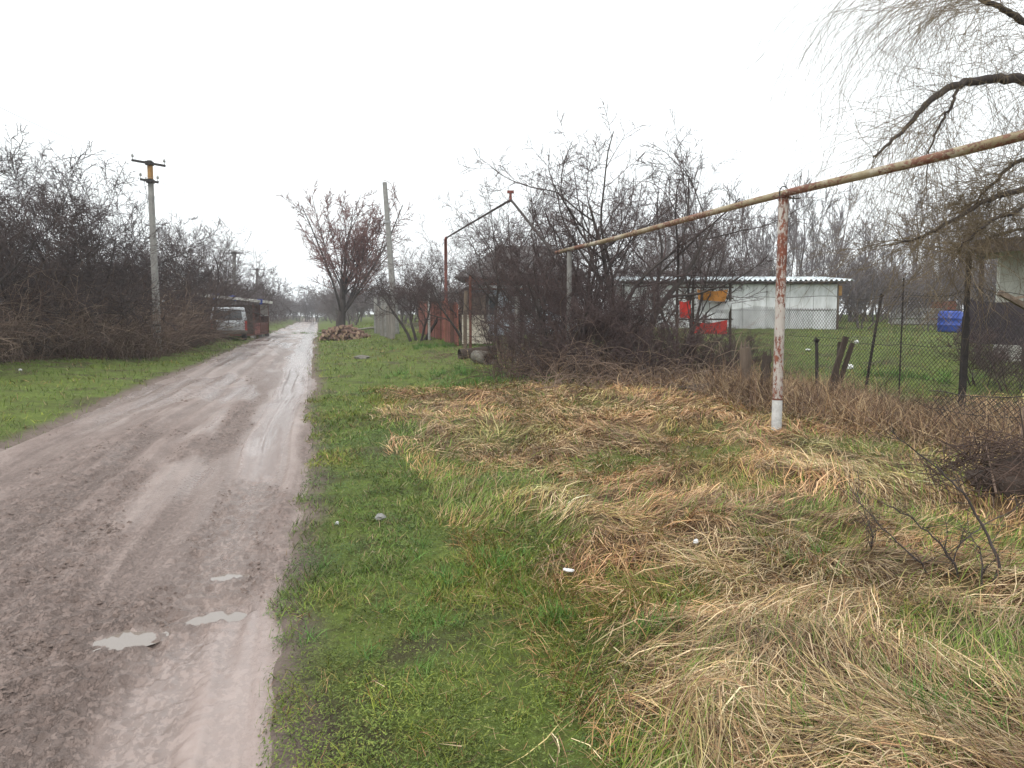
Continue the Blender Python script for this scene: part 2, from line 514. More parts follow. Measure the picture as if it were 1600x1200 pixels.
def road_parts(u, s):
    fade = lambda size: np.clip(1.0 - (np.maximum(s, 1.2) * 0.003) / size, 0, 1)
    mean = (fbm(s * 0.12, s * 0 + 4.2, 21, 3) - 0.5) * 0.5
    z = np.zeros_like(u) - 0.012
    wet = np.zeros_like(u)
    churn = np.zeros_like(u)
    for k, (c, w, dep, sd) in enumerate(((-0.72, 0.17, 0.020, 1), (-2.15, 0.18, 0.024, 1), (-1.25, 0.15, 0.018, 2), (-2.72, 0.16, 0.022, 2), (-3.2, 0.14, 0.022, 3), (-1.75, 0.13, 0.014, 3))):
        mk = mean * (0.4 + 0.2 * sd) + (fbm(s * 0.3, s * 0 + sd * 9.1, 33 + sd, 2) - 0.5) * 0.25
        d = (u - c - mk) / w
        g = np.exp(-d * d)
        strength = sm(fbm(s * 0.25, s * 0 + k * 3.3, 61, 2), 0.25, 0.6)
        z = z - dep * g * (0.5 + 0.5 * strength) + 0.008 * np.exp(-((np.abs(d) - 1.5) ** 2) * 4)
        # tyre tread
        on = sm(fbm(s * 0.4 + k * 11, u * 0.6, 81 + k, 2), 0.42, 0.55) * (np.abs(d) < 0.75)
        tr = np.sin(s * 2 * math.pi / 0.10 + np.abs(d) * 4) * 0.6 + np.sin((u - mk) * 2 * math.pi / 0.075) * 0.5
        z = z + 0.0065 * on * tr * fade(0.07)
        churn = np.maximum(churn, on * 0.2)
    # stretched mud streaks, clods and crumbs
    st = fbm(u * 3.2, s * 0.8, 101, 4) - 0.5
    z = z + 0.03 * st * fade(0.3)
    rough_zone = sm(fbm(u * 1.6 + 7, s * 0.3, 111, 3), 0.38, 0.60)
    n1 = fbm(u * 11, s * 8, 121, 3); n2 = fbm(u * 30, s * 26, 131, 2); n3 = vnoise(u * 75, s * 75, 141)
    z = z + rough_zone * 0.026 * (sm(n1, 0.42, 0.56) - 0.45) * fade(0.12)
    z = z + (0.25 + rough_zone) * 0.018 * (sm(n2, 0.47, 0.58) - 0.4) * fade(0.04)
    z = z + (0.3 + rough_zone) * 0.006 * (n3 - 0.5) * fade(0.02)
    # long streaks left by wheels
    sk = sm(fbm(u * 4.2 - mean * 4, s * 0.10, 301, 3), 0.46, 0.60)
    sk2 = sm(fbm(u * 11 - mean * 11, s * 0.22, 305, 2), 0.5, 0.66)
    z = z - 0.024 * sk * fade(0.25) - 0.011 * sk2 * fade(0.12)
    # single crumbs pressed up out of the mud
    cr = sm(vnoise(u * 24 + 5, s * 24, 151), 0.86, 0.97) * sm(fbm(u * 1.5, s * 1.2, 161, 2), 0.42, 0.6)
    z = z + 0.014 * cr * fade(0.06)
    wet = 0.85 * np.exp(-((u + 0.62 - mean * 0.6) / 0.34) ** 2) + 0.55 * sm(fbm(u * 1.3, s * 0.3, 171, 3), 0.5, 0.68)
    wet = np.clip(wet + 0.55 * sm(s, 7, 24) - 0.25 * rough_zone, 0, 1)
    pud = np.zeros_like(u)
    for (pu, ps, ru, rs, lev) in PUDDLES:
        if lev is None:
            continue
        ww = 0.55 * (fbm(u * 10, s * 8, 191, 3) - 0.5)
        d = np.sqrt(((u - pu) / ru) ** 2 + ((s - ps) / rs) ** 2) + ww
        g = 1 - sm(d, 0.55, 1.7)
        z = z * (1 - g) + (lev - 0.022 + 0.006 * (n2 - 0.5) * 2) * g
        pud = np.maximum(pud, g)
        churn = np.maximum(churn, 0.8 * np.exp(-((d - 1.35) / 0.3) ** 2))
    wet = np.maximum(wet, sm(pud, 0.1, 0.7))
    churn = np.clip(churn + 0.42 * rough_zone * (0.4 + sm(n1, 0.4, 0.6)) + 0.5 * sk + 0.3 * sk2 * (1 - sk), 0, 1)
    return z, wet, churn


LEVELS = []
for pd in PUDDLES:                              # the water stands as high as its lowest rim
    a_ = np.linspace(0, 2 * math.pi, 40)
    ring = road_parts(pd[0] + 1.7 * pd[2] * np.cos(a_), pd[1] + 1.7 * pd[3] * np.sin(a_))[0]
    LEVELS.append(float(np.percentile(ring, 20)) - 0.002)
PUDDLES = [(*p[:4], lv) for p, lv in zip(PUDDLES, LEVELS)]
RZ, WET, CHURN = road_parts(UU, SS)
big_rise = 0.10 * (fbm(*[a * 0.35 for a in xy(UU, SS)], 9, 2) - 0.5) * 0
edge_fall = 0.10 * np.maximum(sm(UU, 0.0, 0.33), sm(-UU, 3.85, 4.14))
RX, RY = xy(UU, SS)
RZ = RZ - edge_fall
n_r, n_c = RX.shape
idx = np.arange(n_r * n_c).reshape(n_r, n_c)
quads = np.stack([idx[:-1, :-1], idx[:-1, 1:], idx[1:, 1:], idx[1:, :-1]], -1).reshape(-1, 4)
rme = np_mesh("dirt_road", np.stack([RX, RY, RZ], -1).reshape(-1, 3), quads,
              {"wet": WET.ravel(), "churn": CHURN.ravel()}, True)
m, N, L, P = new_mat("wet_mud")
wa = N.new("ShaderNodeAttribute"); wa.attribute_name = "wet"
ca = N.new("ShaderNodeAttribute"); ca.attribute_name = "churn"
tc = N.new("ShaderNodeTexCoord"); mp = N.new("ShaderNodeMapping"); mp.inputs["Rotation"].default_value = (0, 0, -RA)
L.new(tc.outputs["Object"], mp.inputs["Vector"])
mp2 = N.new("ShaderNodeMapping"); mp2.inputs["Scale"].default_value = (2.6, 0.7, 1); L.new(mp.outputs[0], mp2.inputs[0])
n1 = noise(N, L, 1.6, 7, 0.68, mp2.outputs[0]); n2 = noise(N, L, 24, 8, 0.7, mp.outputs[0])
dry = ramp(N, [(0.32, (0.2, 0.142, 0.12)), (0.5, (0.285, 0.21, 0.182)), (0.68, (0.36, 0.278, 0.245))])
L.new(n1.outputs["Fac"], dry.inputs["Fac"])
ch = ramp(N, [(0.3, (0.13, 0.09, 0.073)), (0.7, (0.27, 0.198, 0.168))]); L.new(n2.outputs["Fac"], ch.inputs["Fac"])
mx = N.new("ShaderNodeMix"); mx.data_type = 'RGBA'
cm = N.new("ShaderNodeMath"); cm.operation = 'MULTIPLY'; cm.inputs[1].default_value = 0.75
L.new(ca.outputs["Fac"], cm.inputs[0]); L.new(cm.outputs[0], mx.inputs[0]); L.new(dry.outputs[0], mx.inputs[6]); L.new(ch.outputs[0], mx.inputs[7])
slm = N.new("ShaderNodeMath"); slm.operation = 'MULTIPLY'; slm.inputs[1].default_value = 0.42; L.new(wa.outputs["Fac"], slm.inputs[0])
sl_ = N.new("ShaderNodeMix"); sl_.data_type = 'RGBA'; sl_.inputs[7].default_value = (0.33, 0.265, 0.24, 1)      # pale slurry
L.new(slm.outputs[0], sl_.inputs[0]); L.new(mx.outputs[2], sl_.inputs[6])
L.new(sl_.outputs[2], P.inputs["Base Color"])
wsum = N.new("ShaderNodeMath"); wsum.operation = 'MULTIPLY_ADD'; wsum.inputs[1].default_value = 0.35
L.new(n2.outputs["Fac"], wsum.inputs[0]); L.new(wa.outputs["Fac"], wsum.inputs[2])
rr_ = N.new("ShaderNodeMapRange"); rr_.inputs[1].default_value = 0.1; rr_.inputs[2].default_value = 1.0; rr_.inputs[3].default_value = 0.68; rr_.inputs[4].default_value = 0.14
L.new(wsum.outputs[0], rr_.inputs[0]); L.new(rr_.outputs[0], P.inputs["Roughness"])
P.inputs["Specular IOR Level"].default_value = 0.6
b = N.new("ShaderNodeBump"); b.inputs["Strength"].default_value = 0.55; b.inputs["Distance"].default_value = 0.022
n5 = noise(N, L, 70, 5, 0.65, mp.outputs[0], 0.8)
mp3 = N.new("ShaderNodeMapping"); mp3.inputs["Scale"].default_value = (1.0, 0.6, 1); L.new(mp.outputs[0], mp3.inputs[0])
n6 = noise(N, L, 27, 8, 0.68, mp3.outputs[0], 0.3)
flk = N.new("ShaderNodeMapRange"); flk.inputs[1].default_value = 0.49; flk.inputs[2].default_value = 0.54; L.new(n6.outputs["Fac"], flk.inputs[0])
hsum = N.new("ShaderNodeMath"); hsum.operation = 'MULTIPLY_ADD'; hsum.inputs[1].default_value = 0.6
L.new(n5.outputs["Fac"], hsum.inputs[0]); L.new(n2.outputs["Fac"], hsum.inputs[2])
bs = N.new("ShaderNodeMapRange"); bs.inputs[3].default_value = 0.95; bs.inputs[4].default_value = 0.18
L.new(wa.outputs["Fac"], bs.inputs[0]); L.new(bs.outputs[0], b.inputs["Strength"])
fsum = N.new("ShaderNodeMath"); fsum.operation = 'MULTIPLY_ADD'; fsum.inputs[1].default_value = 0.42
L.new(flk.outputs[0], fsum.inputs[0]); L.new(hsum.outputs[0], fsum.inputs[2])
L.new(fsum.outputs[0], b.inputs["Height"]); L.new(b.outputs["Normal"], P.inputs["Normal"])
# pits between the flakes of mud are darker
pitm = N.new("ShaderNodeMath"); pitm.operation = 'MULTIPLY'; pitm.inputs[1].default_value = 0.5
inv = N.new("ShaderNodeMath"); inv.operation = 'SUBTRACT'; inv.inputs[0].default_value = 1.0; L.new(flk.outputs[0], inv.inputs[1])
chp = N.new("ShaderNodeMath"); chp.operation = 'MULTIPLY_ADD'; chp.inputs[1].default_value = 0.9; chp.inputs[2].default_value = 0.0; L.new(ca.outputs["Fac"], chp.inputs[0])
pm2 = N.new("ShaderNodeMath"); pm2.operation = 'MULTIPLY'; L.new(inv.outputs[0], pm2.inputs[0]); L.new(chp.outputs[0], pm2.inputs[1]); L.new(pm2.outputs[0], pitm.inputs[0])
pmx = N.new("ShaderNodeMix"); pmx.data_type = 'RGBA'; pmx.inputs[7].default_value = (0.075, 0.05, 0.04, 1)
L.new(pitm.outputs[0], pmx.inputs[0]); L.new(sl_.outputs[2], pmx.inputs[6]); L.new(pmx.outputs[2], P.inputs["Base Color"])
tag(link("dirt_road", rme, m), kind="structure")

m, N, L, P = new_mat("puddle_water")
P.inputs["Base Color"].default_value = (0.2, 0.165, 0.14, 1)
P.inputs["Roughness"].default_value = 0.03
P.inputs["IOR"].default_value = 1.5
P.inputs["Specular IOR Level"].default_value = 0.8
nn = noise(N, L, 9, 3, 0.5); b = N.new("ShaderNodeBump"); b.inputs["Strength"].default_value = 0.04; b.inputs["Distance"].default_value = 0.01
L.new(nn.outputs["Fac"], b.inputs["Height"]); L.new(b.outputs["Normal"], P.inputs["Normal"])
M['water'] = m
for (pu, ps, ru, rs, lev) in PUDDLES:
    k = 28
    vs = [(*xy(pu, ps), lev)]
    for i in range(k):
        a = 2 * math.pi * i / k
        vs.append((*xy(pu + 1.6 * ru * math.cos(a), ps + 1.6 * rs * math.sin(a)), lev))
    me = MB().add(vs, [(0, i + 1, (i + 1) % k + 1) for i in range(k)]).mesh("puddle")
    tag(link("puddle", me, M['water']), kind="structure")

# crumbs and clods of mud
R_c = np.exp(rng.uniform(math.log(1.9), math.log(22), 60000))
A_c = np.radians(rng.uniform(-46, -4, 60000))
xc, yc = R_c * np.sin(A_c), R_c * np.cos(A_c)
uc, sc_ = us(xc, yc)
prob = 0.006 + 0.9 * sm(fbm(uc * 1.6 + 7, sc_ * 0.3, 111, 3), 0.38, 0.6) * sm(fbm(uc * 4.5, sc_ * 3.0, 115, 3), 0.47, 0.62)
wetc = road_parts(uc, sc_)[1]
pk = (wetc < 0.45) & (uc > ROAD_L + 0.1) & (uc < ROAD_R - 0.05) & (rng.random(60000) < prob)
for (pu, ps, ru, rs, lev) in PUDDLES:
    pk &= (((uc - pu) / (1.5 * ru)) ** 2 + ((sc_ - ps) / (1.5 * rs)) ** 2) > 1
ii = np.where(pk)[0][:16000]
nC = len(ii)
zc = road_parts(uc[ii], sc_[ii])[0]
size = rng.gamma(2.0, 0.0017, nC) * (np.maximum(R_c[ii], 3) / 3) ** 0.45 + 0.0025
octv = np.array([(1, 0, 0), (0, 1, 0), (-1, 0, 0), (0, -1, 0), (0, 0, 1)], dtype=float)
Vc = octv[None] * (1 + rng.normal(0, 0.25, (nC, 5, 1)))
rot = rng.uniform(0, 6.28, nC); el_ = rng.uniform(1.0, 1.9, nC)
vx = Vc[:, :, 0] * el_[:, None]; vy = Vc[:, :, 1]
Vw = np.stack([vx * np.cos(rot)[:, None] - vy * np.sin(rot)[:, None], vx * np.sin(rot)[:, None] + vy * np.cos(rot)[:, None], Vc[:, :, 2] * 0.75], -1) * size[:, None, None]
Vw += np.stack([xc[ii], yc[ii], zc - 0.001], -1)[:, None]
o5 = (np.arange(nC) * 5)[:, None]
Fc = np.concatenate([o5 + np.array([[j, (j + 1) % 4, 4]]) for j in range(4)])
M['clod'] = mat('clod', [(0.3, (0.085, 0.061, 0.05)), (0.7, (0.22, 0.165, 0.142))], 9, 0.75, 0.3, 60)
tag(link("mud_clods", np_mesh("mud_clods", Vw.reshape(-1, 3), Fc, None, True), M['clod']), "dark crumbs and clods of churned mud on the road", "mud", kind="stuff")

# ------------------------------------------------------------------ grass, blade by blade
def ribbons(P0, az, el, Ln, W, bend, seg, wob=0.10):
    """blades as narrow strips: roots, headings, rise, lengths, widths, droop per segment"""
    n = len(P0)
    d = np.stack([np.cos(az) * np.cos(el), np.sin(az) * np.cos(el), np.sin(el)], -1)
    D0 = d.copy()
    pts = np.zeros((n, seg + 1, 3)); pts[:, 0] = P0
    for i in range(seg):
        pts[:, i + 1] = pts[:, i] + d * (Ln / seg)[:, None]
        d = d.copy(); d[:, 2] -= bend; d[:, :2] += rng.normal(0, wob, (n, 2))
        d /= np.linalg.norm(d, axis=1, keepdims=True)
    lowest = rng.uniform(0.002, 0.03, n)[:, None] * np.linspace(0.2, 1, seg + 1)[None]
    pts[:, :, 2] = np.maximum(pts[:, :, 2], lowest)
    g = terrain(pts[:, :, 0], pts[:, :, 1])
    pts[:, :, 2] += g
    side = np.stack([-D0[:, 1], D0[:, 0], np.zeros(n)], -1) + rng.normal(0, 0.3, (n, 3))
    side /= np.linalg.norm(side, axis=1, keepdims=True)
    w = W[:, None] * np.interp(np.linspace(0, 1, seg + 1), [0, 0.3, 0.7, 1], [0.8, 1.0, 0.75, 0.12])[None]
    V = np.stack([pts - side[:, None] * w[:, :, None] / 2, pts + side[:, None] * w[:, :, None] / 2], 2)
    base = np.arange(n) * (seg + 1) * 2
    Fq = np.concatenate([np.stack([base + 2 * i, base + 2 * i + 1, base + 2 * i + 3, base + 2 * i + 2], -1) for i in range(seg)])
    return V.reshape(-1, 3), Fq


def lawn_of(name, X, Y, az, el, Ln, W, bend, colr, seg, label, cat, z0=0.0, wob=0.10):
    V, Fq = ribbons(np.stack([X, Y, z0 + np.zeros(len(X))], -1), az, el, Ln, W, bend, seg, wob)
    C = np.repeat(np.clip(colr, 0.004, 0.9)[:, None], (seg + 1) * 2, 1).reshape(-1, 3)
    o = link(name, np_mesh(name, V, Fq, {"col": C}, False), M['blade'])
    return tag(o, label, cat, kind="stuff")


def pick(cols, n, jitter=0.13):
    c = np.array(cols)[rng.integers(0, len(cols), n)]
    return np.clip(c * (1 + rng.normal(0, jitter, (n, 1))), 0.005, 0.9)


def fan(n, r0, r1, p, a0=-41, a1=41):
    """spots thinning out with distance as r^-p"""
    q = 2 - p
    r = (r0 ** q + rng.random(n) * (r1 ** q - r0 ** q)) ** (1 / q)
    a = np.radians(rng.uniform(a0, a1, n))
    return r * np.sin(a), r * np.cos(a), r


def clump(X, Y, R, k, spread):
    """k blades about every spot"""
    m_ = len(X)
    ids = np.repeat(np.arange(m_), k)
    sp = spread * (np.maximum(R[ids], 4) / 4) ** 0.4
    return X[ids] + rng.normal(0, 1, m_ * k) * sp, Y[ids] + rng.normal(0, 1, m_ * k) * sp, R[ids], ids


def flow(u, s):
    """the way the flattened grass lies"""
    return (fbm(u * 0.55, s * 0.5, 201, 2) - 0.5) * 9.0 + (fbm(u * 2.0, s * 2.0, 211, 2) - 0.5) * 2.4 - 0.5


def far(R, p):
    return (np.maximum(R, 3.5) / 3.5) ** p


STRAW_C = [(0.45, 0.315, 0.165), (0.38, 0.255, 0.13), (0.55, 0.415, 0.25), (0.29, 0.17, 0.085), (0.17, 0.092, 0.05), (0.38, 0.295, 0.13), (0.56, 0.43, 0.27)]
GREEN_C = [(0.115, 0.2, 0.03), (0.155, 0.245, 0.038), (0.08, 0.14, 0.026), (0.21, 0.285, 0.052), (0.185, 0.205, 0.06)]


def masks(X, Y):
    U_, S_ = us(X, Y)
    st = straw_mask(U_, S_) * (U_ > 0.2)
    lat = np.maximum(U_ - (ROAD_R + edge_wob(S_, 1)), (ROAD_L + edge_wob(S_, 2)) - U_)
    lb = sm(-U_, 5.4 + 3.2 * (1 - sm(S_, 22, 29)), 6.6 + 3.2 * (1 - sm(S_, 22, 29)))
    sh = sm(U_, 5.7, 6.6) * (1 - sm(U_, 8.3, 9.3)) * sm(S_, 14.5, 17) * (1 - sm(S_, 60, 80))
    le = lat + 0.7 * (fbm(U_ * 5, S_ * 5, 321, 3) - 0.5)
    keep = (lat > -0.04) & (rng.random(len(X)) < 0.06 + 0.94 * sm(le, -0.02, 0.2)) & (rng.random(len(X)) > 0.95 * lb) & (rng.random(len(X)) > 0.7 * sh)
    return U_, S_, st, lat, keep


def two_tone(n_, w):
    return 1 + w[:, None] * np.array([n_])


# matted dry grass
X, Y, R = fan(44000, 1.7, 26, 1.4, -16, 41)
U_, S_, st, lat, keep = masks(X, Y)
i = np.where(keep & (rng.random(len(X)) < st * (0.64 + 0.36 * sm(S_, 6, 9))))[0]
az0 = flow(U_[i], S_[i]) + rng.normal(0, 0.28, len(i)); hgt = np.abs(rng.normal(0.12, 0.2, len(i)))
tw = sm(fbm(U_[i] * 2.2, S_[i] * 2.2, 221, 3), 0.25, 0.75) * 0.65 + 0.35 * rng.random(len(i))
red = np.clip(sm(fbm(U_[i] * 0.8 + 4, S_[i] * 0.8, 231, 2), 0.46, 0.64) + 0.35 * sm(S_[i], 6.5, 9), 0, 1)
grn = sm(fbm(U_[i] * 1.1 + 8, S_[i] * 1.1, 241, 3), 0.56, 0.7)
x, y, r, ids = clump(X[i], Y[i], R[i], 5, 0.035)
n = len(x)
c = pick(STRAW_C, n, 0.22) * (0.35 + 1.2 * tw[ids])[:, None] * two_tone((0.02, -0.15, -0.22), red[ids]) * two_tone((-0.18, 0.0, -0.25), grn[ids])
lawn_of("dry_grass", x, y, az0[ids] + rng.normal(0, 0.33, n), hgt[ids] + rng.normal(0, 0.16, n), rng.uniform(0.09, 0.36, n), rng.uniform(0.002, 0.0054, n) * far(r, 0.75),
        rng.uniform(0.12, 0.5, n), c, 3, "flattened tan dry grass matted over the rough ground", "grass", rng.uniform(0, 0.03, n), 0.26)

# broken bits of straw and dead leaf strewn over everything
i = np.where(keep & (U_ > 0.15) & (rng.random(len(X)) < 0.05 + 0.75 * st) & (S_ < 16))[0]
x, y, r, ids = clump(X[i], Y[i], R[i], 2, 0.06)
n = len(x)
lawn_of("straw_litter", x, y, rng.uniform(0, 6.28, n), rng.normal(0.15, 0.3, n), rng.uniform(0.02, 0.09, n), rng.uniform(0.002, 0.0055, n) * far(r, 0.7), rng.uniform(0, 0.5, n),
        pick(STRAW_C + [(0.1, 0.06, 0.04), (0.16, 0.09, 0.055), (0.13, 0.08, 0.05)], n, 0.25) * 0.8, 1, "broken bits of straw and dead leaves strewn over the rough grass", "litter", rng.uniform(0.01, 0.09, n))
# rank green and yellow grass between the straw
i = np.where(keep & (rng.random(len(X)) > st * 0.9) & (U_ > 0.9) & (S_ < 17) & (U_ < 9.4))[0]
extra = np.where(keep & (st > 0.6) & (rng.random(len(X)) < 0.3) & (S_ < 13))[0]
i = np.concatenate([i, extra])
az0 = flow(U_[i], S_[i]) + rng.normal(0, 0.7, len(i)); yel = sm(fbm(U_[i] * 1.2, S_[i] * 1.2, 251, 2), 0.4, 0.62); vv = 0.7 + 0.6 * fbm(U_[i] * 2, S_[i] * 2, 255, 2)
x, y, r, ids = clump(X[i], Y[i], R[i], 4, 0.035)
n = len(x)
c = pick(GREEN_C, n)
dryb = rng.random(n) < 0.30 + 0.25 * yel[ids]
c[dryb] = pick(STRAW_C, int(dryb.sum())) * 0.85
c = c * vv[ids][:, None] * two_tone((0.22, 0.05, -0.1), yel[ids])
lawn_of("rank_grass", x, y, az0[ids] + rng.normal(0, 0.5, n), rng.uniform(0.15, 1.2, n), rng.uniform(0.05, 0.19, n), rng.uniform(0.0022, 0.0046, n) * far(r, 0.75),
        rng.uniform(0.12, 0.45, n), c, 2, "mixed green and yellow long grass between the dry patches", "grass")


def green_tone(u, s, ids):
    gl = 0.55 + 0.7 * fbm(u * 0.7, s * 0.7, 271, 3) + 0.75 * (fbm(u * 4.5, s * 4.5, 275, 3) - 0.5)
    wm = sm(fbm(u * 0.9 + 2, s * 0.6, 281, 3), 0.42, 0.62)
    return gl[ids][:, None] * two_tone((0.36, 0.1, -0.1), wm[ids]) * 0.86


# short turf of the near verge, clover in it
X, Y, R = fan(64000, 1.7, 15, 1.35, -34, 30)
U_, S_, st, lat, keep = masks(X, Y)
keep &= (U_ < 3.0) & (U_ > -0.6) & (rng.random(len(X)) > st) & (rng.random(len(X)) > 0.6 * sm(fbm(U_ * 2.6, S_ * 2.6, 331, 3), 0.54, 0.66))
clv = fbm(U_ * 1.4, S_ * 1.4, 261, 3) + rng.normal(0, 0.09, len(X)) > 0.56
i = np.where(keep & ~clv)[0]
x, y, r, ids = clump(X[i], Y[i], R[i], 5, 0.028)
n = len(x)
c = pick(GREEN_C, n); dryb = rng.random(n) < 0.12; c[dryb] = pick(STRAW_C, int(dryb.sum())) * 0.8
lawn_of("verge_grass", x, y, rng.uniform(0, 6.28, n), rng.uniform(0.2, 1.25, n), rng.uniform(0.03, 0.095, n) * (0.6 + 0.8 * fbm(U_[i] * 3, S_[i] * 3, 277, 2))[ids], rng.uniform(0.0024, 0.0046, n) * far(r, 0.8),
        rng.uniform(0.1, 0.5, n), c * green_tone(U_[i], S_[i], ids), 2, "short green grass on the near verge beside the mud road", "grass")
i = np.where(keep & clv)[0]
x, y, r, ids = clump(X[i], Y[i], R[i], 6, 0.03)
n = len(x)
c = pick([(0.092, 0.16, 0.034), (0.12, 0.195, 0.042), (0.062, 0.11, 0.026), (0.155, 0.22, 0.055)], n)
lawn_of("clover", x, y, rng.uniform(0, 6.28, n), rng.normal(0.1, 0.3, n), rng.uniform(0.008, 0.018, n) * far(r, 0.5), rng.uniform(0.005, 0.011, n) * far(r, 0.5),
        rng.uniform(0, 0.3, n), c * green_tone(U_[i], S_[i], ids), 1, "small-leaved green clover in the near verge", "clover", rng.uniform(0.008, 0.04, n))

# turf further off: both verges and the plot behind the mesh fence
X, Y, R = fan(23000, 8, 75, 1.5)
U_, S_, st, lat, keep = masks(X, Y)
i = np.where(keep & (rng.random(len(X)) > st) & ((U_ < 0.9) | (U_ > 9.2) | (S_ > 14)))[0]
x, y, r, ids = clump(X[i], Y[i], R[i], 4, 0.05)
n = len(x)
c = pick(GREEN_C, n); dryb = rng.random(n) < 0.12; c[dryb] = pick(STRAW_C, int(dryb.sum())) * 0.7
lawn_of("distant_grass", x, y, rng.uniform(0, 6.28, n), rng.uniform(0.3, 1.3, n), rng.uniform(0.05, 0.13, n) * (r / 10) ** 0.3, rng.uniform(0.0036, 0.0072, n) * (r / 8) ** 0.9,
        rng.uniform(0.1, 0.5, n), c * green_tone(U_[i], S_[i], ids), 2, "short green grass on the far verges and behind the mesh fence", "grass")

# bright young tufts
P_ = []
for (px, py, rad, k) in ((1028, 992, 0.06, 9), (872, 975, 0.07, 8), (1432, 1112, 0.08, 8), (1530, 1105, 0.16, 12), (770, 890, 0.14, 12), (640, 1000, 0.25, 8), (620, 900, 0.3, 9), (760, 600, 0.5, 40), (700, 585, 0.6, 30), (860, 590, 0.7, 30), (1420, 590, 0.7, 30), (1250, 880, 0.12, 5), (500, 520, 1.2, 30), (700, 540, 1.2, 40)):
    g = ground(px, py)
    for _ in range(k):
        P_.append((g.x + rng.normal(0, rad), g.y + rng.normal(0, rad)))
P_ = np.array(P_)
x, y, r, ids = clump(P_[:, 0], P_[:, 1], np.hypot(P_[:, 0], P_[:, 1]), 26, 0.03)
n = len(x)
lawn_of("young_grass", x, y, rng.uniform(0, 6.28, n), rng.uniform(0.6, 1.4, n), rng.uniform(0.05, 0.14, n) * far(r, 0.3), rng.uniform(0.0026, 0.0045, n) * far(r, 0.6),
        rng.uniform(0.1, 0.35, n), pick([(0.085, 0.19, 0.035), (0.07, 0.15, 0.03), (0.12, 0.23, 0.045)], n), 3, "bright green young grass tufts among the dry grass", "grass")

# dry weeds
WEED_C = [(0.17, 0.105, 0.072), (0.28, 0.185, 0.11), (0.12, 0.072, 0.05), (0.46, 0.34, 0.2), (0.36, 0.235, 0.13)]


def weeds(name, u0, du, s0, s1, n, lo, hi, cols, label):
    uw = rng.normal(u0, du, n); sw = rng.uniform(s0, s1, n)
    x, y = xy(uw, sw)
    hs = 0.5 + 0.9 * fbm(uw * 0.9, sw * 0.9, 301, 2)
    lawn_of(name, x, y, rng.uniform(0, 6.28, n), rng.uniform(0.3, 1.4, n), rng.uniform(lo, hi, n) * hs, rng.uniform(0.003, 0.006, n) * far(np.hypot(x, y), 0.4),
            rng.uniform(0.1, 0.5, n), pick(cols, n, 0.2) * (0.6 + 0.8 * fbm(uw * 1.3, sw * 1.3, 311, 2))[:, None], 3, label, "weeds", 0.0, 0.22)


weeds("fence_weeds", 7.45, 0.5, 4.5, 12.5, 15000, 0.35, 0.75, WEED_C, "tangled brown dry weeds along the foot of the mesh fence")
weeds("shrub_weeds", 7.0, 0.9, 13.0, 24, 7000, 0.3, 0.7, WEED_C, "dead stalks and weeds under the overgrown shrubs")
n = 16000
sw = rng.uniform(16, 60, n); uw = -(6.0 + 3.0 * (1 - sm(sw, 22, 29)) + np.abs(rng.normal(0, 0.9, n)))
x, y = xy(uw, sw)
lawn_of("fallen_leaves", x, y, rng.uniform(0, 6.28, n), rng.normal(0.2, 0.4, n), rng.uniform(0.04, 0.1, n), rng.uniform(0.03, 0.06, n), rng.uniform(0, 0.4, n),
        pick([(0.17, 0.085, 0.055), (0.11, 0.06, 0.042), (0.23, 0.13, 0.085)], n), 1, "brown fallen leaves along the foot of the thicket", "leaves", rng.uniform(0, 0.04, n))

# ------------------------------------------------------------------ bare trees
def prisms(A, B, r0, r1, k=3):
    """thin twigs: one tapering prism for every stretch from A to B"""
    A = np.asarray(A, dtype=np.float64); B = np.asarray(B, dtype=np.float64)
    r0 = np.asarray(r0); r1 = np.asarray(r1)
    d = B - A; ln = np.linalg.norm(d, axis=1, keepdims=True); d = d / np.maximum(ln, 1e-6)
    ref = np.where(np.abs(d[:, 2:3]) > 0.9, np.array([[1.0, 0, 0]]), np.array([[0, 0, 1.0]]))
    x = np.cross(d, ref); x /= np.linalg.norm(x, axis=1, keepdims=True); yv = np.cross(d, x)
    rings = []
    for P_, r in ((A, r0), (B, r1)):
        for j in range(k):
            a = 2 * math.pi * j / k
            rings.append(P_ + (x * math.cos(a) + yv * math.sin(a)) * r[:, None])
    V = np.stack(rings, 1).reshape(-1, 3)
    o = (np.arange(len(A)) * 2 * k)[:, None]
    Fq = np.concatenate([o + np.array([[j, (j + 1) % k, k + (j + 1) % k, k + j]]) for j in range(k)])
    return V, Fq


def cones(tips):
    """the last stretch of every twig, tapering to a point"""
    A = np.array([t[0] for t in tips], dtype=np.float64).reshape(-1, 3); B = np.array([t[1] for t in tips], dtype=np.float64).reshape(-1, 3)
    r = np.array([t[2] for t in tips])
    V, _ = prisms(A, B, r, r * 0)
    V = V.reshape(-1, 6, 3)[:, :4].reshape(-1, 3)
    o = (np.arange(len(A)) * 4)[:, None]
    return V, np.concatenate([o + np.array([[0, 1, 3]]), o + np.array([[1, 2, 3]]), o + np.array([[2, 0, 3]])])


def norm3(v):
    l = math.sqrt(v[0] * v[0] + v[1] * v[1] + v[2] * v[2]) or 1.0
    return (v[0] / l, v[1] / l, v[2] / l)


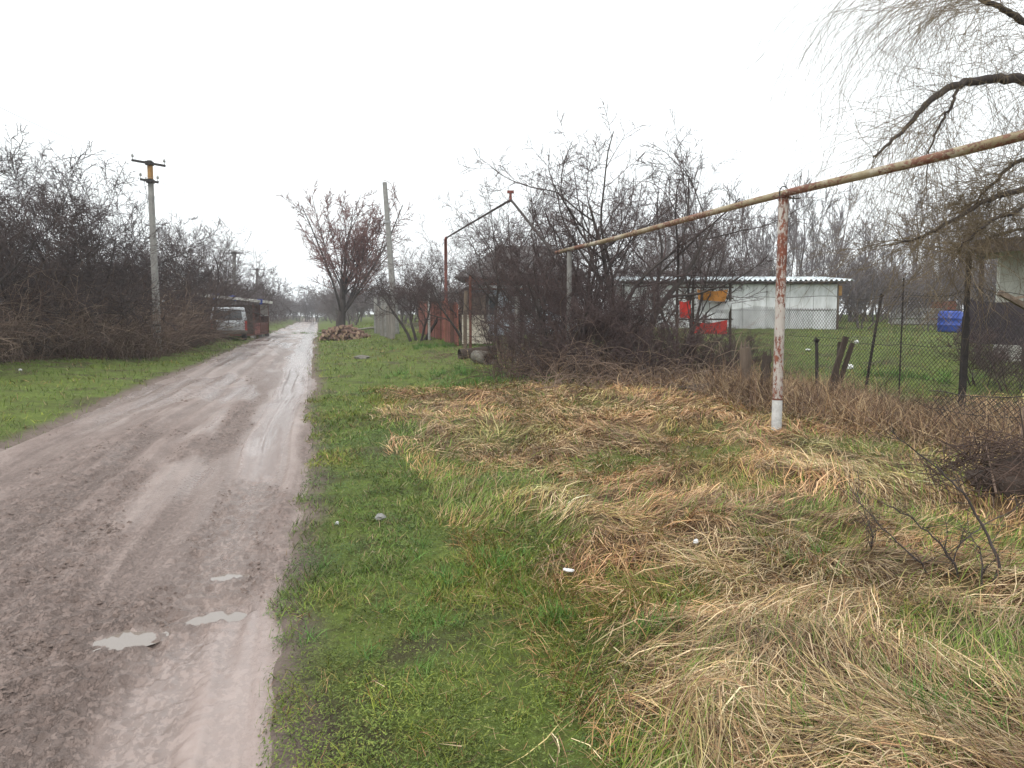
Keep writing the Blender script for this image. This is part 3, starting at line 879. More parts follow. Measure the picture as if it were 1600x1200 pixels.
class Tree:
    """levels: dicts n, len, ang, seg, gnarl, up, r, start; level 0 uses H, r0"""
    def __init__(self, seed, levels, H, r0, stems=1, lean=0.15, base_spread=0.1, thick_levels=2, rmin=0.0035):
        self.R = random.Random(seed); self.L = levels; self.rmin = rmin
        self.thick = []; self.tip = []; self.A = []; self.B = []; self.ra = []; self.rb = []
        self.tl = thick_levels
        for k in range(stems):
            a = self.R.uniform(0, 6.28) if stems > 1 else self.R.uniform(0, 6.28)
            l = self.R.uniform(0.3, 1.0) * lean if stems == 1 else lean * self.R.uniform(0.6, 1.2)
            a = a if stems == 1 else 6.28 * (k + self.R.uniform(-0.3, 0.3)) / stems
            p = (base_spread * math.cos(a), base_spread * math.sin(a), -0.12) if stems > 1 else (0, 0, -0.12)
            sc = 1.0 if stems == 1 else self.R.uniform(0.72, 1.05)
            self.grow(p, norm3((l * math.cos(a), l * math.sin(a), 1)), H * sc, r0 * (sc if stems > 1 else 1), 0)

    def grow(self, p, d, Ln, r, lv):
        R = self.R; P_ = self.L[lv]; n = P_['seg']; g = P_['gnarl']; up = P_['up']
        pts = [p]; rad = [r]; dirs = [d]
        step = Ln / n; tip = P_.get('tip', 0.3)
        for i in range(n):
            d = norm3((d[0] + R.gauss(0, g), d[1] + R.gauss(0, g), d[2] + R.gauss(0, g) + up))
            p = (p[0] + d[0] * step, p[1] + d[1] * step, p[2] + d[2] * step)
            if p[2] < 0.03 and lv > 0:
                p = (p[0], p[1], 0.03)
            pts.append(p); dirs.append(d); rad.append(max(self.rmin, r * (1 - (i + 1) / n * (1 - tip))))
        if lv < self.tl and r > 0.012:
            self.thick.append((pts, rad))
        else:
            for i in range(n):
                if i == n - 1 and lv >= 3:
                    self.tip.append((pts[i], pts[i + 1], rad[i]))
                else:
                    self.A.append(pts[i]); self.B.append(pts[i + 1]); self.ra.append(rad[i]); self.rb.append(rad[i + 1])
        if lv + 1 < len(self.L):
            C = self.L[lv + 1]
            cnt = C['n'] if isinstance(C['n'], int) else R.randint(*C['n'])
            for k in range(cnt):
                t = C['start'] + (1 - C['start']) * (k + R.random()) / cnt
                f = min(t * n, n - 1e-4); i = int(f); f -= i
                q = tuple(pts[i][j] * (1 - f) + pts[i + 1][j] * f for j in range(3))
                pd = dirs[i + 1]
                a = math.radians(R.gauss(C['ang'], C['ang'] * 0.25)); az = R.uniform(0, 6.28)
                ref = (0, 0, 1) if abs(pd[2]) < 0.9 else (1, 0, 0)
                x = norm3((pd[1] * ref[2] - pd[2] * ref[1], pd[2] * ref[0] - pd[0] * ref[2], pd[0] * ref[1] - pd[1] * ref[0]))
                y_ = (pd[1] * x[2] - pd[2] * x[1], pd[2] * x[0] - pd[0] * x[2], pd[0] * x[1] - pd[1] * x[0])
                cd = norm3(tuple(pd[j] * math.cos(a) + (x[j] * math.cos(az) + y_[j] * math.sin(az)) * math.sin(a) for j in range(3)))
                cl = Ln * C['len'] * (1.15 - 0.55 * t) * R.uniform(0.7, 1.25)
                rc = max(self.rmin, (rad[i] * (1 - f) + rad[i + 1] * f) * C['r'] * R.uniform(0.8, 1.1))
                self.grow(q, cd, cl, rc, lv + 1)

    def meshes(self, name, twig_mat, bark_mat=None, rscale=1.0):
        mb = MB()
        for pts, rad in self.thick:
            mb.tube(pts, rad, 7 if rad[0] > 0.05 else 5, False)
        tm = mb.mesh(name + "_trunk"); tm.materials.append(bark_mat or M['bark'])
        V, Fq = prisms(self.A, self.B, np.array(self.ra) * rscale, np.array(self.rb) * rscale)
        Ft = np.concatenate([Fq[:, [0, 1, 2]], Fq[:, [0, 2, 3]]])
        Vt, Fc_ = cones(self.tip)
        V = np.concatenate([V, Vt]); Ft = np.concatenate([Ft, Fc_ + len(V) - len(Vt)])
        cm_ = np_mesh(name + "_crown", V, Ft); cm_.materials.append(twig_mat)
        return tm, cm_, float(np.percentile(V[:, 2], 99.7))


def LV(n, ln, ang, seg, gnarl, up, r, start=0.3, tip=0.3):
    return dict(n=n, len=ln, ang=ang, seg=seg, gnarl=gnarl, up=up, r=r, start=start, tip=tip)


def place_tree(meshes, name, label, loc, rz, scale, group=None, cat="tree", zs=1.0):
    root = thing(name, label, cat, loc, rz, group)
    root.scale = (scale, scale, scale * zs)
    link("trunk", meshes[0], None, root); link("crown", meshes[1], None, root)
    return root


# kinds of tree, built once
SPREAD = [LV(1, 1, 0, 7, 0.14, 0.02, 1, tip=0.12), LV(8, 0.82, 50, 8, 0.17, 0.035, 0.55, 0.22), LV(9, 0.5, 50, 4, 0.2, 0.03, 0.55, 0.12), LV(8, 0.42, 48, 2, 0.18, 0.04, 0.6, 0.1), LV(5, 0.5, 45, 1, 0.12, 0.05, 0.8, 0.15)]
thicket_kinds = [Tree(11 + k, SPREAD, 3.0, 0.06, 3, 0.4, 0.2, 2, 0.0042).meshes("thicket_tree", M['twig']) for k in range(3)]
PLUM = [LV(1, 1, 0, 8, 0.12, 0.04, 1, tip=0.15), LV(8, 0.62, 46, 8, 0.15, 0.05, 0.6, 0.22), LV(8, 0.48, 48, 5, 0.17, 0.05, 0.58, 0.15), LV(8, 0.42, 46, 2, 0.16, 0.05, 0.6, 0.1), LV(4, 0.5, 44, 1, 0.1, 0.05, 0.8, 0.2)]
POPLAR = [LV(1, 1, 0, 9, 0.05, 0.05, 1, tip=0.2), LV(18, 0.36, 30, 5, 0.08, 0.10, 0.42, 0.15), LV(8, 0.42, 30, 3, 0.09, 0.1, 0.55, 0.15), LV(6, 0.5, 26, 2, 0.08, 0.08, 0.65, 0.2)]
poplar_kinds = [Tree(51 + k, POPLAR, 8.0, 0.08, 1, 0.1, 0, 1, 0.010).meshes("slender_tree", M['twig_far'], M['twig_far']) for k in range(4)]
BUSHY = [LV(1, 1, 0, 6, 0.12, 0.03, 1, tip=0.4), LV(7, 0.6, 44, 4, 0.17, 0.04, 0.55, 0.15), LV(7, 0.5, 46, 3, 0.18, 0.04, 0.6, 0.1), LV(7, 0.5, 44, 2, 0.16, 0.04, 0.65, 0.1)]
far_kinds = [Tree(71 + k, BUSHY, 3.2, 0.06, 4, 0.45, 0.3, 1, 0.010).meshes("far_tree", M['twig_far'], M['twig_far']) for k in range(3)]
shrub_kinds = [Tree(91 + k, BUSHY, 1.9, 0.022, 8, 0.6, 0.3, 1, 0.0042).meshes("shrub", M['twig_plum']) for k in range(3)]


def on_ground(x, y):
    return Vector((x, y, tz(x, y)))


def us_ground(u, s):
    return on_ground(*xy(u, s))


def by_px(px, D):
    """on the terrain, D metres ahead, in line with the photo's column px"""
    return on_ground((px - 800) / F * D, D)


def fit(base, py, D, kind):
    return (at(800, py, D).z - base.z) / kind[2]


# the thicket on the far left of the road
thick = [(-75, 20, 190, 'dark bare tree cut off by the picture edge beside the bramble heap'),
         (15, 24, 238, 'broad dark bare tree above the bramble heap'),
         (85, 25, 228, 'tall bare tree with fanned crown behind the bramble heap'),
         (140, 30, 240, 'bare tree with arching limbs reaching towards the concrete power pole'),
         (200, 33, 275, 'bare tree standing behind the near concrete power pole'),
         (285, 37, 335, 'dark bare tree just beyond the near concrete power pole'),
         (325, 42, 345, 'bare tree between the near power pole and the rusty hut'),
         (375, 62, 372, 'slim bare tree rising behind the rusty hut')]
for k, (px, D, top, lb) in enumerate(thick):
    b_ = by_px(px, D)
    place_tree(thicket_kinds[k % 3], "bare_tree", lb, b_, k * 1.7 + 0.4, fit(b_, top, D, thicket_kinds[k % 3]), "bare trees of the roadside thicket")
k = 0
for row, (u0, s0, s1, n_) in enumerate(((-11.5, 15, 60, 15), (-17, 16, 70, 13), (-8.6, 30, 72, 12))):
    for q in range(n_):
        s_ = s0 + (s1 - s0) * (q + 0.5 * random.random()) / n_
        u_ = u0 + random.uniform(-1, 1)
        if abs(s_ - 47) < 6 and u_ > -11:
            continue
        place_tree(thicket_kinds[(k * 2 + 1) % 3], "thicket_tree", "low bare tree tangled into the dark roadside thicket", us_ground(u_, s_), random.uniform(0, 6.28),
                   random.uniform(0.85, 1.25) * (1.0 if row != 1 else 1.25), "low trees of the roadside thicket"); k += 1
# along the far road
for q in range(22):
    s_ = 66 + q * 5.5
    for side in (-1, 1):
        if side > 0 and s_ < 75:
            continue
        u_ = (-6.2 - random.random() * 2.5) if side < 0 else (2.2 + random.random() * 3)
        place_tree(far_kinds[q % 3], "far_tree", "grey bare tree lining the road where it fades out", us_ground(u_, s_), random.uniform(0, 6.28),
                   random.uniform(0.9, 1.5), "bare trees along the far road")
for q in range(30):
    place_tree(far_kinds[q % 3], "far_tree", "grey bare tree closing the far end of the road", us_ground(-16 + q * 1.1, 170 + random.uniform(0, 25)), random.uniform(0, 6.28), random.uniform(1.3, 2.2), "bare trees closing the road")
for q in range(16):
    u_ = random.uniform(6, 16); s_ = random.uniform(58, 95)
    place_tree(far_kinds[(q + 1) % 3], "far_tree", "grey bare tree in the gardens beyond the firewood", us_ground(u_, s_), random.uniform(0, 6.28), random.uniform(0.9, 1.4), "bare trees beyond the firewood")
# tall slender trees behind the white shed
k = 0
for q in range(72):
    px = 1000 + q * 9 + random.uniform(-8, 8)
    D = random.uniform(56, 84)
    top = 305 + 30 * math.sin(q * 0.9) + random.uniform(-10, 40)
    if 1290 < px < 1400:
        top += 45
    b_ = by_px(px, D)
    place_tree(poplar_kinds[q % 4], "slender_tree", "slender grey bare tree in the row behind the white shed", b_, random.uniform(0, 6.28), fit(b_, top, D, poplar_kinds[q % 4]), "slender trees behind the white shed")
b_ = by_px(1348, 52)
place_tree(poplar_kinds[1], "slender_tree", "single forked slender tree standing apart right of the white shed", b_, 2.0, fit(b_, 296, 52, poplar_kinds[1]))
for q in range(46):
    b_ = by_px(960 + q * 17 + random.uniform(-10, 10), random.uniform(50, 64))
    place_tree(far_kinds[q % 3], "garden_shrub", "low grey bare shrub at the back of the fenced plot", b_, random.uniform(0, 6.28), random.uniform(0.85, 1.35), "shrubs at the back of the plot", "shrub")
for q, (px, D, sc) in enumerate(((1345, 41, 0.82), (1400, 43, 0.75), (1450, 40, 0.6))):
    place_tree(far_kinds[q], "garden_shrub", ("rounded grey bare shrub against the end of the white shed", "bare shrub over the stacked slabs", "small bare shrub behind the blue drum")[q], by_px(px, D), q * 2.0, sc, None, "shrub")

# reddish tree by the firewood
REDT = [LV(1, 1, 0, 6, 0.07, 0.05, 1, tip=0.3), LV(24, 1.75, 34, 8, 0.08, 0.055, 0.32, 0.3), LV(10, 0.34, 40, 3, 0.12, 0.07, 0.5, 0.18), LV(8, 0.42, 42, 2, 0.12, 0.06, 0.6, 0.1), LV(5, 0.5, 40, 1, 0.1, 0.05, 0.85, 0.2)]


def hero(seed, levels, H, r0, stems, lean, spread, rmin, twig, px, D, top, rz, name, label):
    kd = Tree(seed, levels, H, r0, stems, lean, spread, 2, rmin).meshes(name, M[twig])
    b_ = by_px(px, D)
    place_tree(kd, "bare_tree", label, b_, rz, fit(b_, top, D, kd))
    return kd


hero(131, REDT, 2.2, 0.2, 1, 0.06, 0, 0.008, 'twig_red', 532, 52, 294, 0.5, "red_tree", "broad reddish-brown bare tree behind the firewood pile")
GNARLY = [LV(1, 1, 0, 8, 0.11, 0.03, 1, tip=0.25), LV(9, 0.9, 50, 10, 0.14, 0.05, 0.62, 0.3), LV(8, 0.42, 50, 6, 0.18, 0.05, 0.58, 0.2), LV(7, 0.42, 50, 3, 0.18, 0.05, 0.55, 0.12), LV(4, 0.5, 45, 1, 0.1, 0.05, 0.8, 0.2)]
kg = hero(163, GNARLY, 3.4, 0.085, 2, 0.3, 0.1, 0.0036, 'twig_plum', 980, 19.0, 180, 0.2, "gnarled_tree", "tall spreading bare tree with crooked limbs above the thorny tangle beside the gas pipe")
kp = Tree(151, PLUM, 4.0, 0.06, 4, 0.45, 0.15, 2, 0.0036).meshes("plum_tree", M['twig_plum'])
kd = hero(157, SPREAD, 3.3, 0.07, 4, 0.5, 0.2, 0.0036, 'twig_plum', 862, 20.5, 235, 0.9, "plum_tree", "wide bare tree whose arching branches hide the house")
for kk, px, D, top, rz, lb in ((kd, 652, 36, 335, 2.2, "dark bare tree with crooked stems leaning over the red fence"), (kp, 795, 24, 262, 3.4, "bare tree between the red riser post and the pale concrete posts"), (kg, 905, 22.5, 245, 2.1, "bare tree with upright shoots just behind the bend in the gas pipe"), (kd, 905, 17.8, 335, 5.0, "low bare tree with limbs arching over the second pipe post"),
                               (kp, 1070, 24.5, 262, 4.2, "bare tree with fine dark twigs in front of the white shed"),
                               (kd, 735, 31, 345, 2.6, "bare tree with low spreading limbs behind the red riser post")):
    b_ = by_px(px, D)
    place_tree(kk, "bare_tree", lb, b_, rz, fit(b_, top, D, kk))
for k, (px, D, sc, lb) in enumerate(((800, 20.5, 0.85, 'dark thorny shrub behind the fallen concrete pipe'), (880, 16.6, 1.05, 'dark thorny shrub around the second pipe post'), (935, 17.8, 1.1, 'dense dark shrub at the middle of the tangle'),
                                     (1000, 17.5, 0.95, 'dense dark shrub in front of the white shed'), (1070, 16.8, 0.72, 'thorny shrub in front of the red and orange cloths'), (1135, 16, 0.6, 'low thorny shrub left of the old tree stump'),
                                     (950, 20.5, 1.3, 'tall dark shrub behind the tangle'), (890, 22, 1.4, 'tall dark shrub in front of the house'), (1030, 15.6, 0.65, 'low dark shrub bulging out of the tangle towards the dry grass'))):
    place_tree(shrub_kinds[k % 3], "thorn_shrub", lb, by_px(px, D), k * 1.3, sc, "thorny shrubs of the tangle", "shrub")


# ------------------------------------------------------------------ brambles and twig tangles
def canes(n, spots, lo, hi, r, mat_, name, label, cat, droop=0.16, rise=(0.3, 1.4), seg=7, kids=3, seed=3):
    """arching canes from the given spots, each with a few side shoots"""
    R = random.Random(seed); A = []; B = []; ra = []; rb = []
    roots = np.array([spots(R) for _ in range(n)]); rootz = terrain(roots[:, 0], roots[:, 1])
    for q in range(n):
        x, y = roots[q]; z0 = float(rootz[q])
        p = Vector((x, y, z0 - 0.02)); az = R.uniform(0, 6.28); e = R.uniform(*rise)
        d = Vector((math.cos(az) * math.cos(e), math.sin(az) * math.cos(e), math.sin(e)))
        Lc = R.uniform(lo, hi); r_ = r * R.uniform(0.6, 1.3)
        for i in range(seg):
            p2 = p + d * (Lc / seg)
            g = z0 + 0.03 if i > 2 else -9
            if p2.z < g: p2.z = g
            A.append(tuple(p)); B.append(tuple(p2)); ra.append(r_ * (1 - 0.75 * i / seg)); rb.append(r_ * (1 - 0.75 * (i + 1) / seg))
            if i > 0 and R.random() < kids / seg:
                dd = (d + Vector((R.gauss(0, 0.7), R.gauss(0, 0.7), R.gauss(0.1, 0.5)))).normalized(); pp = p2.copy()
                for j in range(3):
                    qn = pp + dd * Lc * 0.09
                    A.append(tuple(pp)); B.append(tuple(qn)); ra.append(r_ * 0.5 * (1 - j * 0.25)); rb.append(r_ * 0.5 * (0.75 - j * 0.25))
                    dd = (dd + Vector((R.gauss(0, 0.25), R.gauss(0, 0.25), -droop))).normalized(); pp = qn
            d = (d + Vector((R.gauss(0, 0.26), R.gauss(0, 0.26), R.gauss(-droop, 0.16)))).normalized()
            p = p2
    V, Fq = prisms(A, B, np.array(ra), np.array(rb))
    o = link(name, np_mesh(name, V, Fq), mat_)
    return tag(o, label, cat, kind="stuff")


def thick_front(s):
    t = min(max((s - 22) / 7, 0), 1)
    return 5.2 + 3.2 * (1 - t * t * (3 - 2 * t))


def sp_left(a, b_, c=0.0):
    def f(R):
        s = R.uniform(a, b_); u = -(thick_front(s) + c + abs(R.gauss(0.5, 1.1)))
        return xy(u, s)
    return f


canes(1600, sp_left(15, 44), 1.6, 4.2, 0.011, M['cane_dark'], "bramble_thicket", "dark brown bramble tangle filling the foot of the thicket", "brambles", 0.14, (0.4, 1.4), 5, 3, 5)
canes(560, sp_left(17, 34, -0.1), 1.6, 3.4, 0.0125, M['cane'], "bramble_canes", "pale arching bramble canes around the concrete power pole", "brambles", 0.2, (0.8, 1.5), 7, 4, 6)
canes(900, sp_left(28, 62, 0.3), 0.8, 1.8, 0.014, M['cane_dark'], "roadside_brush", "low brown brush spilling towards the road by the rusty hut", "brush", 0.2, (0.2, 1.2), 5, 2, 7)


def sp_mid(R):
    px = R.uniform(770, 1165); D = R.uniform(15.5, 21)
    return ((px - 800) / F * D, D)


canes(1100, sp_mid, 0.7, 2.0, 0.0075, M['cane_dark'], "thorn_tangle", "dark thorny tangle of arching shoots under the middle trees", "brambles", 0.18, (0.3, 1.4), 6, 3, 8)


def sp_front(R):
    px = R.uniform(850, 1150); D = R.uniform(14.2, 16.5)
    return ((px - 800) / F * D, D)


canes(240, sp_front, 0.8, 2.2, 0.0075, M['cane'], "pale_shoots", "pale dry shoots bending out of the front of the tangle", "brambles", 0.25, (0.3, 1.2), 7, 3, 9)


def sp_fence(R):
    return xy(R.gauss(7.7, 0.45), R.uniform(5, 13))


canes(260, sp_fence, 0.4, 1.1, 0.005, M['cane_dark'], "dead_stalks", "brown dead stalks sticking up through the mesh fence", "weeds", 0.12, (0.4, 1.5), 6, 3, 10)


def sp_verge(R):
    c_ = ground(700, 560); return (c_.x + R.gauss(0, 0.5), c_.y + R.gauss(0, 1.0))


canes(60, sp_verge, 0.5, 1.2, 0.007, M['cane'], "cut_twigs", "cut grey twigs lying on the bank before the red fence", "twigs", 0.25, (0.05, 0.7), 5, 3, 12)

# ------------------------------------------------------------------ the gas pipe on its posts
PIPE_U = 6.1


def pipe_pt(s, z):
    x, y = xy(PIPE_U, s)
    return Vector((x, y, z))


p0 = ground(1213, 673)
PIPE_U, S_POST = us(p0.x, p0.y)
POST_TOP = at(1217, 309, p0.y).z
PIPE_R = 0.045
ZP = POST_TOP + PIPE_R + 0.012
root = thing("gas_pipe", "long yellowed rusty gas pipe running overhead along the plots", "pipe", pipe_pt(S_POST, ZP))
run = [pipe_pt(s_, ZP + 0.012 * math.sin(s_ * 0.7) - 0.03 * abs(math.sin((s_ - S_POST) * math.pi / 8.0))) for s_ in np.linspace(-4, S_POST + 9.3, 26)]
link("pipe_run", MB().tube([local(root, p) for p in run], PIPE_R, 14).mesh("pipe_run"), M['pipe_paint'], root)
sA, sB, sC = S_POST + 9.3, S_POST + 13.7, S_POST + 25.6
up_pts = [run[-1] - Vector((0, 0, 0.004)), pipe_pt(sA + 0.5, ZP + 0.12), pipe_pt(sB - 0.4, 4.75), pipe_pt(sB, 4.92), pipe_pt(sB + 0.5, 4.95), pipe_pt(sC - 0.2, 4.95)]
link("raised_run", MB().tube([local(root, p) for p in up_pts], PIPE_R * 0.8, 12).mesh("raised_run"), M['bark'], root)
link("riser", MB().tube([local(root, p) for p in (pipe_pt(sC - 0.2, 4.95), pipe_pt(sC, 4.9), pipe_pt(sC, 3.0), pipe_pt(sC, tz(*xy(PIPE_U, sC)) - 0.1))], 0.07, 12).mesh("riser"), M['rust_red'], root)
link("valve", MB().tube([local(root, pipe_pt(sB + 0.1, 4.9)), local(root, pipe_pt(sB + 0.1, 5.2))], 0.04, 10).box(local(root, pipe_pt(sB + 0.1, 5.18)), (0.2, 0.1, 0.08)).mesh("valve"), M['rust_red'], root)
for s_ in (S_POST - 3.6, S_POST + 4.6):
    a_ = pipe_pt(s_, ZP - 0.01); link("weld_collar", MB().tube([local(root, a_), local(root, a_ + Vector((-RS * 0.03, RC * 0.03, 0)))], PIPE_R + 0.006, 14).mesh("weld_collar"), M['pipe_paint'], root)


def pipe_post(s_, label, rad, whitewash=True, mat_=None):
    x, y = xy(PIPE_U, s_)
    g = tz(x, y)
    r_ = thing("pipe_post", label, "post", (x, y, g), 0, "posts carrying the gas pipe")
    h = ZP - PIPE_R - g - 0.014
    link("shaft", MB().tube([(0, 0, 0.38 if whitewash else -0.2), (0, 0, h * 0.5), (0, 0, h)], rad, 16).mesh("shaft"), mat_ or M['post_paint'], r_)
    if whitewash:
        link("foot", MB().tube([(0, 0, -0.2), (0, 0, 0.36), (0, 0, 0.379)], [rad * 1.03, rad * 1.03, rad * 1.0], 16).mesh("foot"), M['whitewash'], r_)
        link("rust_ring", MB().tube([(0, 0, 0.379), (0, 0, 0.40)], rad * 1.025, 16).mesh("rust_ring"), M['rust'], r_)
    link("cap_plate", MB().box((0, 0, h + 0.006), (rad * 2.2, rad * 2.2, 0.012), Matrix.Rotation(RA, 3, 'Z')).mesh("cap_plate"), M['rust'], r_)
    k = 14
    pts = []
    for i in range(k):
        a = math.pi * (1.12 * i / (k - 1) - 0.06)
        q = Vector((math.cos(a) * (PIPE_R + 0.014), 0, math.sin(a) * (PIPE_R + 0.03)))
        pts.append(Matrix.Rotation(RA, 3, 'Z') @ q + Vector((0, 0, h + 0.02 + PIPE_R)))
    pts = [pts[0] - Vector((0, 0, PIPE_R + 0.05))] + pts + [pts[-1] - Vector((0, 0, PIPE_R + 0.05))]
    link("clamp", MB().tube(pts, 0.007, 6).mesh("clamp"), M['black_iron'], r_)
    q = Matrix.Rotation(RA, 3, 'Z') @ Vector((rad + 0.05, 0, 0))
    link("bracket", MB().beam(q + Vector((-0.06, 0, h + 0.0)), q + Vector((0.1, 0.02, h + 0.0)), 0.03, 0.012).tube([q + Vector((0.02, 0, h - 0.05)), q + Vector((0.02, 0, h + 0.03))], 0.009, 6).mesh("bracket"), M['black_iron'], r_)
    return r_


pipe_post(S_POST, "flaking rusty pipe post with whitewashed foot in the dry grass", 0.061)
pipe_post(S_POST + 8.3, "grey pipe post half hidden in the thorny tangle", 0.055, False, M['concrete'])
pipe_post(S_POST + 20.0, "thin pipe post under the raised stretch of pipe", 0.05, False, M['rust'])

# ------------------------------------------------------------------ power poles and wires
def power_pole(base, top, label, w0, w1, arms, group, band=None):
    r_ = thing("power_pole", label, "power pole", base, 0, group)
    t = Vector(top) - Vector(base)
    d = t.normalized(); x = Vector((1, 0, 0)); x = (x - d * x.dot(d)).normalized(); y = d.cross(x)

    def ring(q, w):
        c = q
        return [c + x * sx * w * 0.42 + y * sy * w * 0.5 for sx, sy in ((-1, -0.72), (-0.72, -1), (0.72, -1), (1, -0.72), (1, 0.72), (0.72, 1), (-0.72, 1), (-1, 0.72))]
    mb = MB(); nseg = 6
    for i in range(nseg):
        f0, f1 = i / nseg, (i + 1) / nseg
        a = ring(t * f0 - (d * 0.4 if i == 0 else Vector()), w0 + (w1 - w0) * f0); b = ring(t * f1, w0 + (w1 - w0) * f1)
        mb.add(a + b, [(j, (j + 1) % 8, 8 + (j + 1) % 8, 8 + j) for j in range(8)])
        if i == nseg - 1:
            mb.add(b, [tuple(range(8))])
    link("shaft", mb.mesh("shaft"), M['concrete'], r_)
    if band:
        a = ring(t * band[0], w1 * 1.06); b = ring(t * band[1], w1 * 1.06)
        link("ochre_top", MB().add(a + b, [(j, (j + 1) % 8, 8 + (j + 1) % 8, 8 + j) for j in range(8)]).mesh("ochre_top"), M['ochre'], r_)
    ends = []
    for (f, half, tilt, both) in arms:
        c = t * f + y * (-w1 * 0.62)
        ax = Vector((math.cos(tilt), 0, math.sin(tilt)))
        arm = link("crossarm", MB().beam(c - ax * half, c + ax * half, 0.07, 0.08).mesh("crossarm"), M['black_iron'], r_)
        link("bracket", MB().box(c + y * w1 * 0.4, (w1 * 1.2, w1 * 1.6, 0.14)).mesh("bracket"), M['black_iron'], r_)
        for sgn in (-1, 1):
            e = c + ax * half * sgn * 0.95
            ins = link("insulator", MB().tube([e, e + Vector((0, 0, 0.12)), e + Vector((0, 0, 0.13)), e + Vector((0, 0, 0.2)), e + Vector((0, 0, 0.24))], [0.012, 0.012, 0.05, 0.042, 0.02], 8).mesh("insulator"), M['ceramic'], arm)
            ends.append(Vector(base) + e + Vector((0, 0, 0.2)))
    return r_, ends


D1 = 28.5
b1 = by_px(247, D1)
pole1, ends1 = power_pole(b1, at(234, 251, D1), "near concrete power pole with two crossarms rising from the brambles", 0.27, 0.17,
                          [(0.985, 0.61, -0.17, True), (0.895, 0.33, -0.17, True)], "power poles on the thicket side", (0.905, 0.978))
D2 = 62
b2 = by_px(367, D2)
pole2, ends2 = power_pole(b2, at(366, 392, D2), "power pole half hidden by twigs behind the rusty hut", 0.36, 0.26, [(0.97, 0.8, 0.0, True)], "power poles on the thicket side")
D3 = 92
b3 = by_px(402, D3)
pole3, ends3 = power_pole(b3, at(402, 419, D3), "smallest and farthest power pole above the road's end", 0.4, 0.3, [(0.97, 1.0, 0.0, True)], "power poles on the thicket side")
b4 = ground(619, 522)
pole4, _ = power_pole(b4, at(601, 285, b4.y), "bare concrete pole without crossarms leaning left beside the red fence", 0.44, 0.27, [], None)
for f, w in ((0.25, 0.42), ):
    tt = at(601, 285, b4.y) - b4
    link("band", MB().tube([tt * 0.735, tt * 0.748], 0.2, 10, False).mesh("band"), M['wire_grey'], pole4)


def wire(a, b_, sag, r_, label, group="overhead wires"):
    a = Vector(a); b_ = Vector(b_); pts = []
    for i in range(25):
        f = i / 24
        p = a.lerp(b_, f); p.z -= sag * 4 * f * (1 - f); pts.append(p - a)
    o = link("overhead_wire", MB().tube(pts, r_, 4).mesh("overhead_wire"), M['wire_grey'], None, a)
    return tag(o, label, "wire", group)


wire(ends1[3] - Vector((0, 0, 0.15)), Vector(b4) + (at(601, 285, b4.y) - b4) * 0.742, 0.9, 0.006, "thin wire crossing the road from the near power pole to the leaning pole")
back = Vector((RS * 44, -RC * 44, 0))
for k, e in enumerate(ends1):
    wire(e, e + back, 2.2, 0.0045, ("left wire of the upper crossarm coming overhead from the near power pole", "right wire of the upper crossarm coming overhead from the near power pole",
         "left wire of the lower crossarm coming overhead from the near power pole", "right wire of the lower crossarm coming overhead from the near power pole")[k])
for k in (0, 1):
    wire(ends1[k], ends2[k], 0.8, 0.004, ("left wire between the near power pole and the pole behind the hut", "right wire between the near power pole and the pole behind the hut")[k])

# ------------------------------------------------------------------ van and rusty hut on the left verge
def bevel_box(name, mb, mat_, parent, w=0.03):
    o = link(name, mb.mesh(name), mat_, parent)
    bv = o.modifiers.new("bevel", 'BEVEL'); bv.width = w; bv.segments = 2; bv.limit_method = 'ANGLE'
    return o


Dv = 45.0
vb = by_px(359, Dv)
van = thing("parked_van", "old white van parked nose-in under the branches beside the rusty hut", "van", vb, math.radians(21))
W2 = 1.0
prof = [(0, 0.42), (0, 1.05), (0.10, 1.15), (0.32, 1.86), (0.5, 1.95), (3.0, 1.95), (3.6, 1.3), (4.3, 1.12), (4.35, 0.45)]
vs = [(-W2 * (0.9 if z > 1.4 else 1), y, z) for y, z in prof] + [(W2 * (0.9 if z > 1.4 else 1), y, z) for y, z in prof]
n = len(prof)
fs = [tuple(range(n)), tuple(reversed(range(n, 2 * n)))] + [(i, i + n, (i + 1) % n + n, (i + 1) % n) for i in range(n)]
bevel_box("body", MB().add(vs, fs), M['white_paint'], van, 0.05)
rw = link("rear_window", MB().add([(-0.76, 0.13, 1.2), (0.76, 0.13, 1.2), (0.7, 0.30, 1.75), (-0.7, 0.30, 1.75), (-0.76, 0.10, 1.2), (0.76, 0.10, 1.2), (0.7, 0.27, 1.75), (-0.7, 0.27, 1.75)],
                                 [(4, 5, 6, 7), (0, 3, 2, 1), (0, 1, 5, 4), (1, 2, 6, 5), (2, 3, 7, 6), (3, 0, 4, 7)]).mesh("rear_window"), M['glass'], van)
for sx in (-1, 1):
    link("tail_light", MB().box((sx * 0.94, -0.02, 0.86), (0.13, 0.07, 0.62)).mesh("tail_light"), M['red_lamp'], van)
    for y_ in (0.75, 3.4):
        wheel = link("wheel", MB().tube([(sx * 0.98, y_, 0.33), (sx * 0.78, y_, 0.33)], 0.33, 18).mesh("wheel"), M['rubber'], van)
        link("rim", MB().tube([(sx * 0.99, y_, 0.33), (sx * 0.95, y_, 0.33)], 0.19, 14).mesh("rim"), M['concrete'], wheel)
    link("side_window", MB().box((sx * 0.97, 1.9, 1.5), (0.03, 1.9, 0.45), Matrix.Rotation(-sx * 0.2, 3, 'Y')).mesh("side_window"), M['glass'], van)
bevel_box("bumper", MB().box((0, -0.06, 0.5), (1.98, 0.14, 0.2)), M['concrete_dark'], van, 0.03)
link("door_seam", MB().box((0, -0.004, 0.80), (0.02, 0.012, 0.7)).mesh("door_seam"), M['rubber'], van)
link("license_plate", MB().box((0, -0.015, 0.78), (0.5, 0.02, 0.12)).mesh("license_plate"), M['dirty_white'], van)

